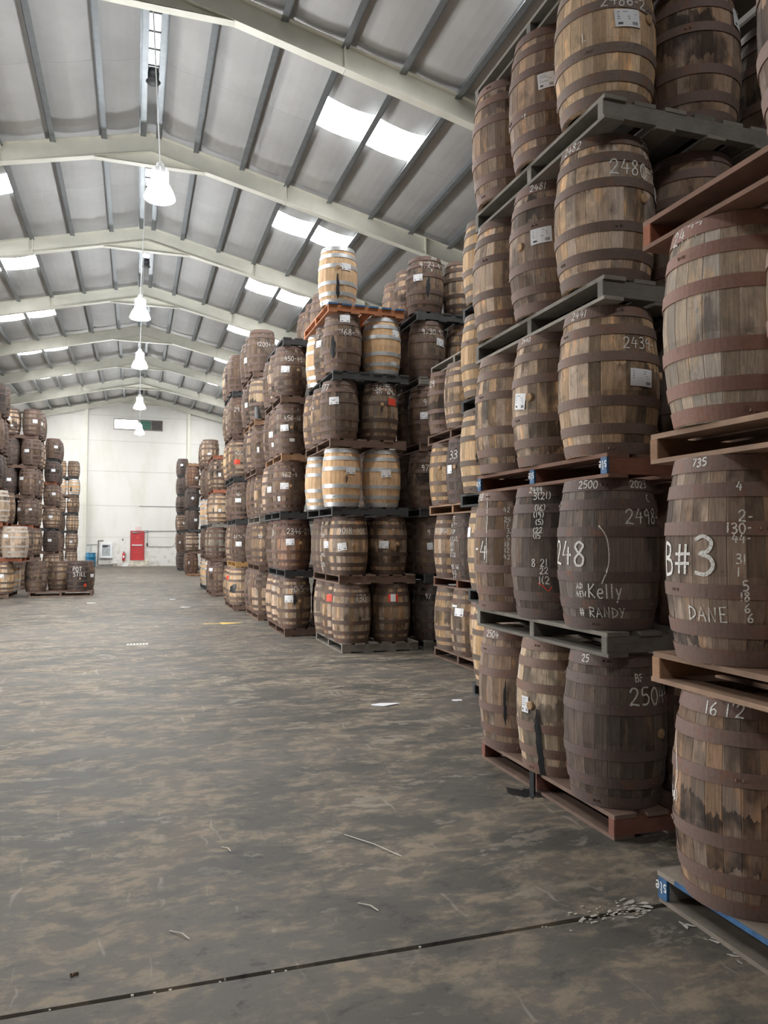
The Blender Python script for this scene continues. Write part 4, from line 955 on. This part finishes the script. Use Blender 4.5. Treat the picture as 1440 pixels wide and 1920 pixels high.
for nm, (x0, y0, f, pdy, levels) in STACKS.items():
    sg = 1 if x0 > 0 else -1
    for k, (dx, dy, pc, st) in enumerate(levels):
        s = SP * f; z = PITCH * k
        ymid = y0 + dy + s + pdy + (rg.uniform(-.01, .01) if nm not in 'NA' else 0)
        if nm == 'P' and k == 5 or nm == 'L': pass
        px = x0 + dx - .22 if sg > 0 else x0 + dx + .22 - PW
        if any(c != '.' for c in st) or k:
            lb = '%s wooden pallet, %s of the %s' % (PC[pc][2], ('on the floor' if k == 0 else 'empty on top' if all(c == '.' for c in st) else 'under the %s tier' % TIER[k]), STK[nm])
            pallet((px, ymid, z), pc, lb, 'pallets in the barrel stacks', sg)
        for i, c in enumerate(st):
            if c == '.': continue
            X, Y, Z = barrel_pos(nm, k, i)
            if nm not in 'NA': X += rg.uniform(-.003, .003); Y += rg.uniform(-.0008, .0008)
            if c == 'f': Y -= .05
            items = MARKS.get((nm, k, i), [])
            fw = first_word(items)
            lab = '%s barrel%s, %s tier, %s, %s' % (STY[c][3], (' ' + fw) if fw else '', TIER[k], SPOT[i], STK[nm])
            if len(lab.split()) > 16: lab = '%s barrel, %s tier, %s, %s' % (STY[c][3], TIER[k], SPOT[i], STK[nm])
            if len(lab.split()) > 16: lab = lab.replace(' barrel,', ',', 1)
            make_barrel(c, (X, Y, Z), f * (1.1 if c == 'f' else 1), lab, 'barrels in the pallet stacks', nm in NEAR, items, rg.uniform(0, 6), head=3 if nm == 'N' else 1, key=(nm, k, i))

# low pallet of upright barrels standing alone on the left
pallet((-2.15, 25.38, 0), 'b', 'dark wooden pallet alone on the floor at left, holding four barrels', 'pallets in the barrel stacks', 1, PI/2)
for (X, Y, c, lab), key in zip(((-2.88, 25.72, 'd', 'plain dark brown barrel, left front one on the lone low pallet'), (-2.30, 26.36, 'm', 'brown barrel at the back of the lone low pallet, second from left'),
        (-1.69, 25.72, 'k', 'blackened barrel chalked POT STILL with red diamond on the lone low pallet'), (-1.55, 26.40, 'd', 'brown barrel with white label, right back one on the lone low pallet')), range(4)):
    make_barrel(c, (X, Y, TP), 1.05, lab, 'barrels on the lone low pallet', False, MARKS.get(('pot', 0, key), []), rg.uniform(0, 6), 1)

# ---------------------------------------------------------------- things on the floor
m = MB(); m.quad([(1.36, 16.33, .002), (1.80, 16.33, .002), (1.80, 16.41, .002), (1.36, 16.41, .002)])
m.quad([(1.72, 16.18, .0022), (2.20, 16.37, .0022), (1.72, 16.56, .0022)])
o = put('floor_arrow', m.mesh('floor_arrow', YELLOW)); tag(o, 'yellow arrow painted on the floor pointing at the stacks on the right', 'arrow')
m = MB()
for k in range(7): m.box(-.11 + k * .05, -.078 + k * .05, 13.40, 13.58, -.002, .004)
m.box(-.12, .24, 13.385, 13.40, -.002, .004); m.box(-.12, .24, 13.58, 13.595, -.002, .004)
o = put('floor_grate', m.mesh('floor_grate', plain('pale_grate', (.55, .54, .50), .6))); tag(o, 'small pale barred drain grate set in the middle of the floor', 'grate')
m = MB(); n = 22; pts = []
for i in range(n):
    a = 2*PI*i/n; r = rg.uniform(.07, .13) * (1.9 if abs(math.cos(a + .5)) > .85 else 1)
    pts.append((2.615 + r * math.cos(a) * .8, 4.80 + r * math.sin(a) * 1.1, .0025))
m.quad(pts); m.quad([(2.565, 4.75, .0022), (2.636, 4.74, .0022), (2.636, 4.86, .0022), (2.565, 4.85, .0022)])
o = put('spilled_liquid', m.mesh('spilled_liquid', LEAK)); tag(o, 'black puddle on the floor under the leaking barrel of the second right-hand stack', 'puddle')
m = MB(); m.box(2.628, 2.643, 4.765, 4.825, .0, .145); 
o = put('dried_drip', m.mesh('dried_drip', LEAK)); tag(o, 'black drip crust down the pallet edge above the floor puddle', 'drip')
def scrap(x, y, r, col, lab, cat, seed):
    q = random.Random(seed); m = MB(); n = 7; P = []
    for i in range(n):
        a = 2*PI*i/n; k = r * q.uniform(.55, 1.1); P.append((x + k*math.cos(a)*1.3, y + k*math.sin(a)*.7, .004 + q.uniform(0, .012)))
    for i in range(n): m.quad([(x, y, .012), P[i], P[(i+1) % n]])
    m.quad([(p[0], p[1], .001) for p in P[::-1]])
    tag(put({'paper': 'paper_scrap', 'chip': 'wood_chip'}[cat], m.mesh(cat, col)), lab, cat, 'litter on the warehouse floor')
CHIP = plain('pale_chip', (.80, .76, .68), .8, 0, .1, 20)
for i, (x, y, r, lab) in enumerate(((2.54, 7.80, .13, 'torn white paper on the floor before the fourth right-hand stack'), (3.36, 7.78, .06, 'small white scrap on the floor by the third right-hand stack'),
    (1.24, 20.48, .12, 'white scrap on the far floor beyond the yellow arrow, nearer one'), (1.05, 23.32, .10, 'white scrap on the far floor beyond the yellow arrow, farther one'), (-1.09, 22.53, .12, 'white scrap on the floor before the lone low pallet'))):
    scrap(x, y, r, PAPER, lab, 'paper', i)
for i, (x0, y0, x1, y1, lab) in enumerate(((.17, 3.60, .25, 3.50, 'curled pale splinter on the floor left of the image middle'), (1.04, 3.60, 1.11, 3.50, 'pale splinter on the floor near the first joint, right of middle'),
    (.49, 4.48, .53, 4.40, 'short white sliver on the floor ahead of the first joint'), (1.20, 4.45, 1.42, 4.05, 'long thin pale straw on the floor'))):
    m = MB(); m.tube([(x0, y0, .005), ((x0 + x1)/2 + .012, (y0 + y1)/2, .010), (x1, y1, .005)], .0026, 5)
    tag(put('wood_splinter', m.mesh('wood_splinter', CHIP)), lab, 'splinter', 'litter on the warehouse floor')
m = MB()
q = random.Random(11)
for i in range(9):
    a = q.uniform(0, 6.3); r = q.uniform(.0, .016); m.box(-.21 + r*math.cos(a) - .004, -.21 + r*math.cos(a) + .004, 3.36 + r*math.sin(a) - .003, 3.36 + r*math.sin(a) + .003, 0, q.uniform(.004, .010))
tag(put('dirt_clod', m.mesh('dirt_clod', plain('brown_dirt', (.10, .06, .035), .9))), 'small crumbled brown clod on the near floor', 'dirt')
# crumbled white concrete along the near joint by the blue-edged pallet, and grit in the joints
m = MB(); q = random.Random(4)
for i in range(70):
    t = q.random(); x = 2.30 - abs(q.gauss(0, .18)) ; y = 3.155 + q.gauss(0, .035) + (.10 if q.random() < .3 else 0) * q.random(); s_ = q.uniform(.0015, .006)
    m.box(x - s_ * 1.5, x + s_ * 1.5, y - s_, y + s_, 0, s_ * .7)
for i in range(26):                                    # flat spalled flakes
    t = q.random(); x = 2.36 - abs(q.gauss(0, .16)) if i % 3 else 2.36 + .10 * q.random(); y = 3.16 + q.gauss(0, .03) if i % 3 else 3.13 - .5 * q.random()
    r = q.uniform(.008, .034); ang = q.uniform(-.6, .6) + (0 if i % 3 else 1.9); n = 9; P = []
    for k in range(n):
        a = 2*PI*k/n; rr = r * q.uniform(.35, 1.0); u, v = rr * math.cos(a) * 1.7, rr * math.sin(a) * .55
        P.append((x + u*math.cos(ang) - v*math.sin(ang), y + u*math.sin(ang) + v*math.cos(ang), .0015 + .0004 * (i % 5)))
    m.quad(P)
for i in range(16):
    x = q.uniform(-.7, 2.3); y = 3.15 + q.gauss(0, .012); s_ = q.uniform(.002, .006); m.box(x - s_, x + s_, y - s_, y + s_, -.018, s_ * .5 - .004)
o = put('concrete_crumbs', m.mesh('concrete_crumbs', plain('pale_crumbs', (.50, .475, .43), .9))); o['kind'] = 'stuff'; o['label'] = 'pale crumbs of broken concrete along the near floor joint'; o['category'] = 'rubble'
bpy.context.view_layer.update()
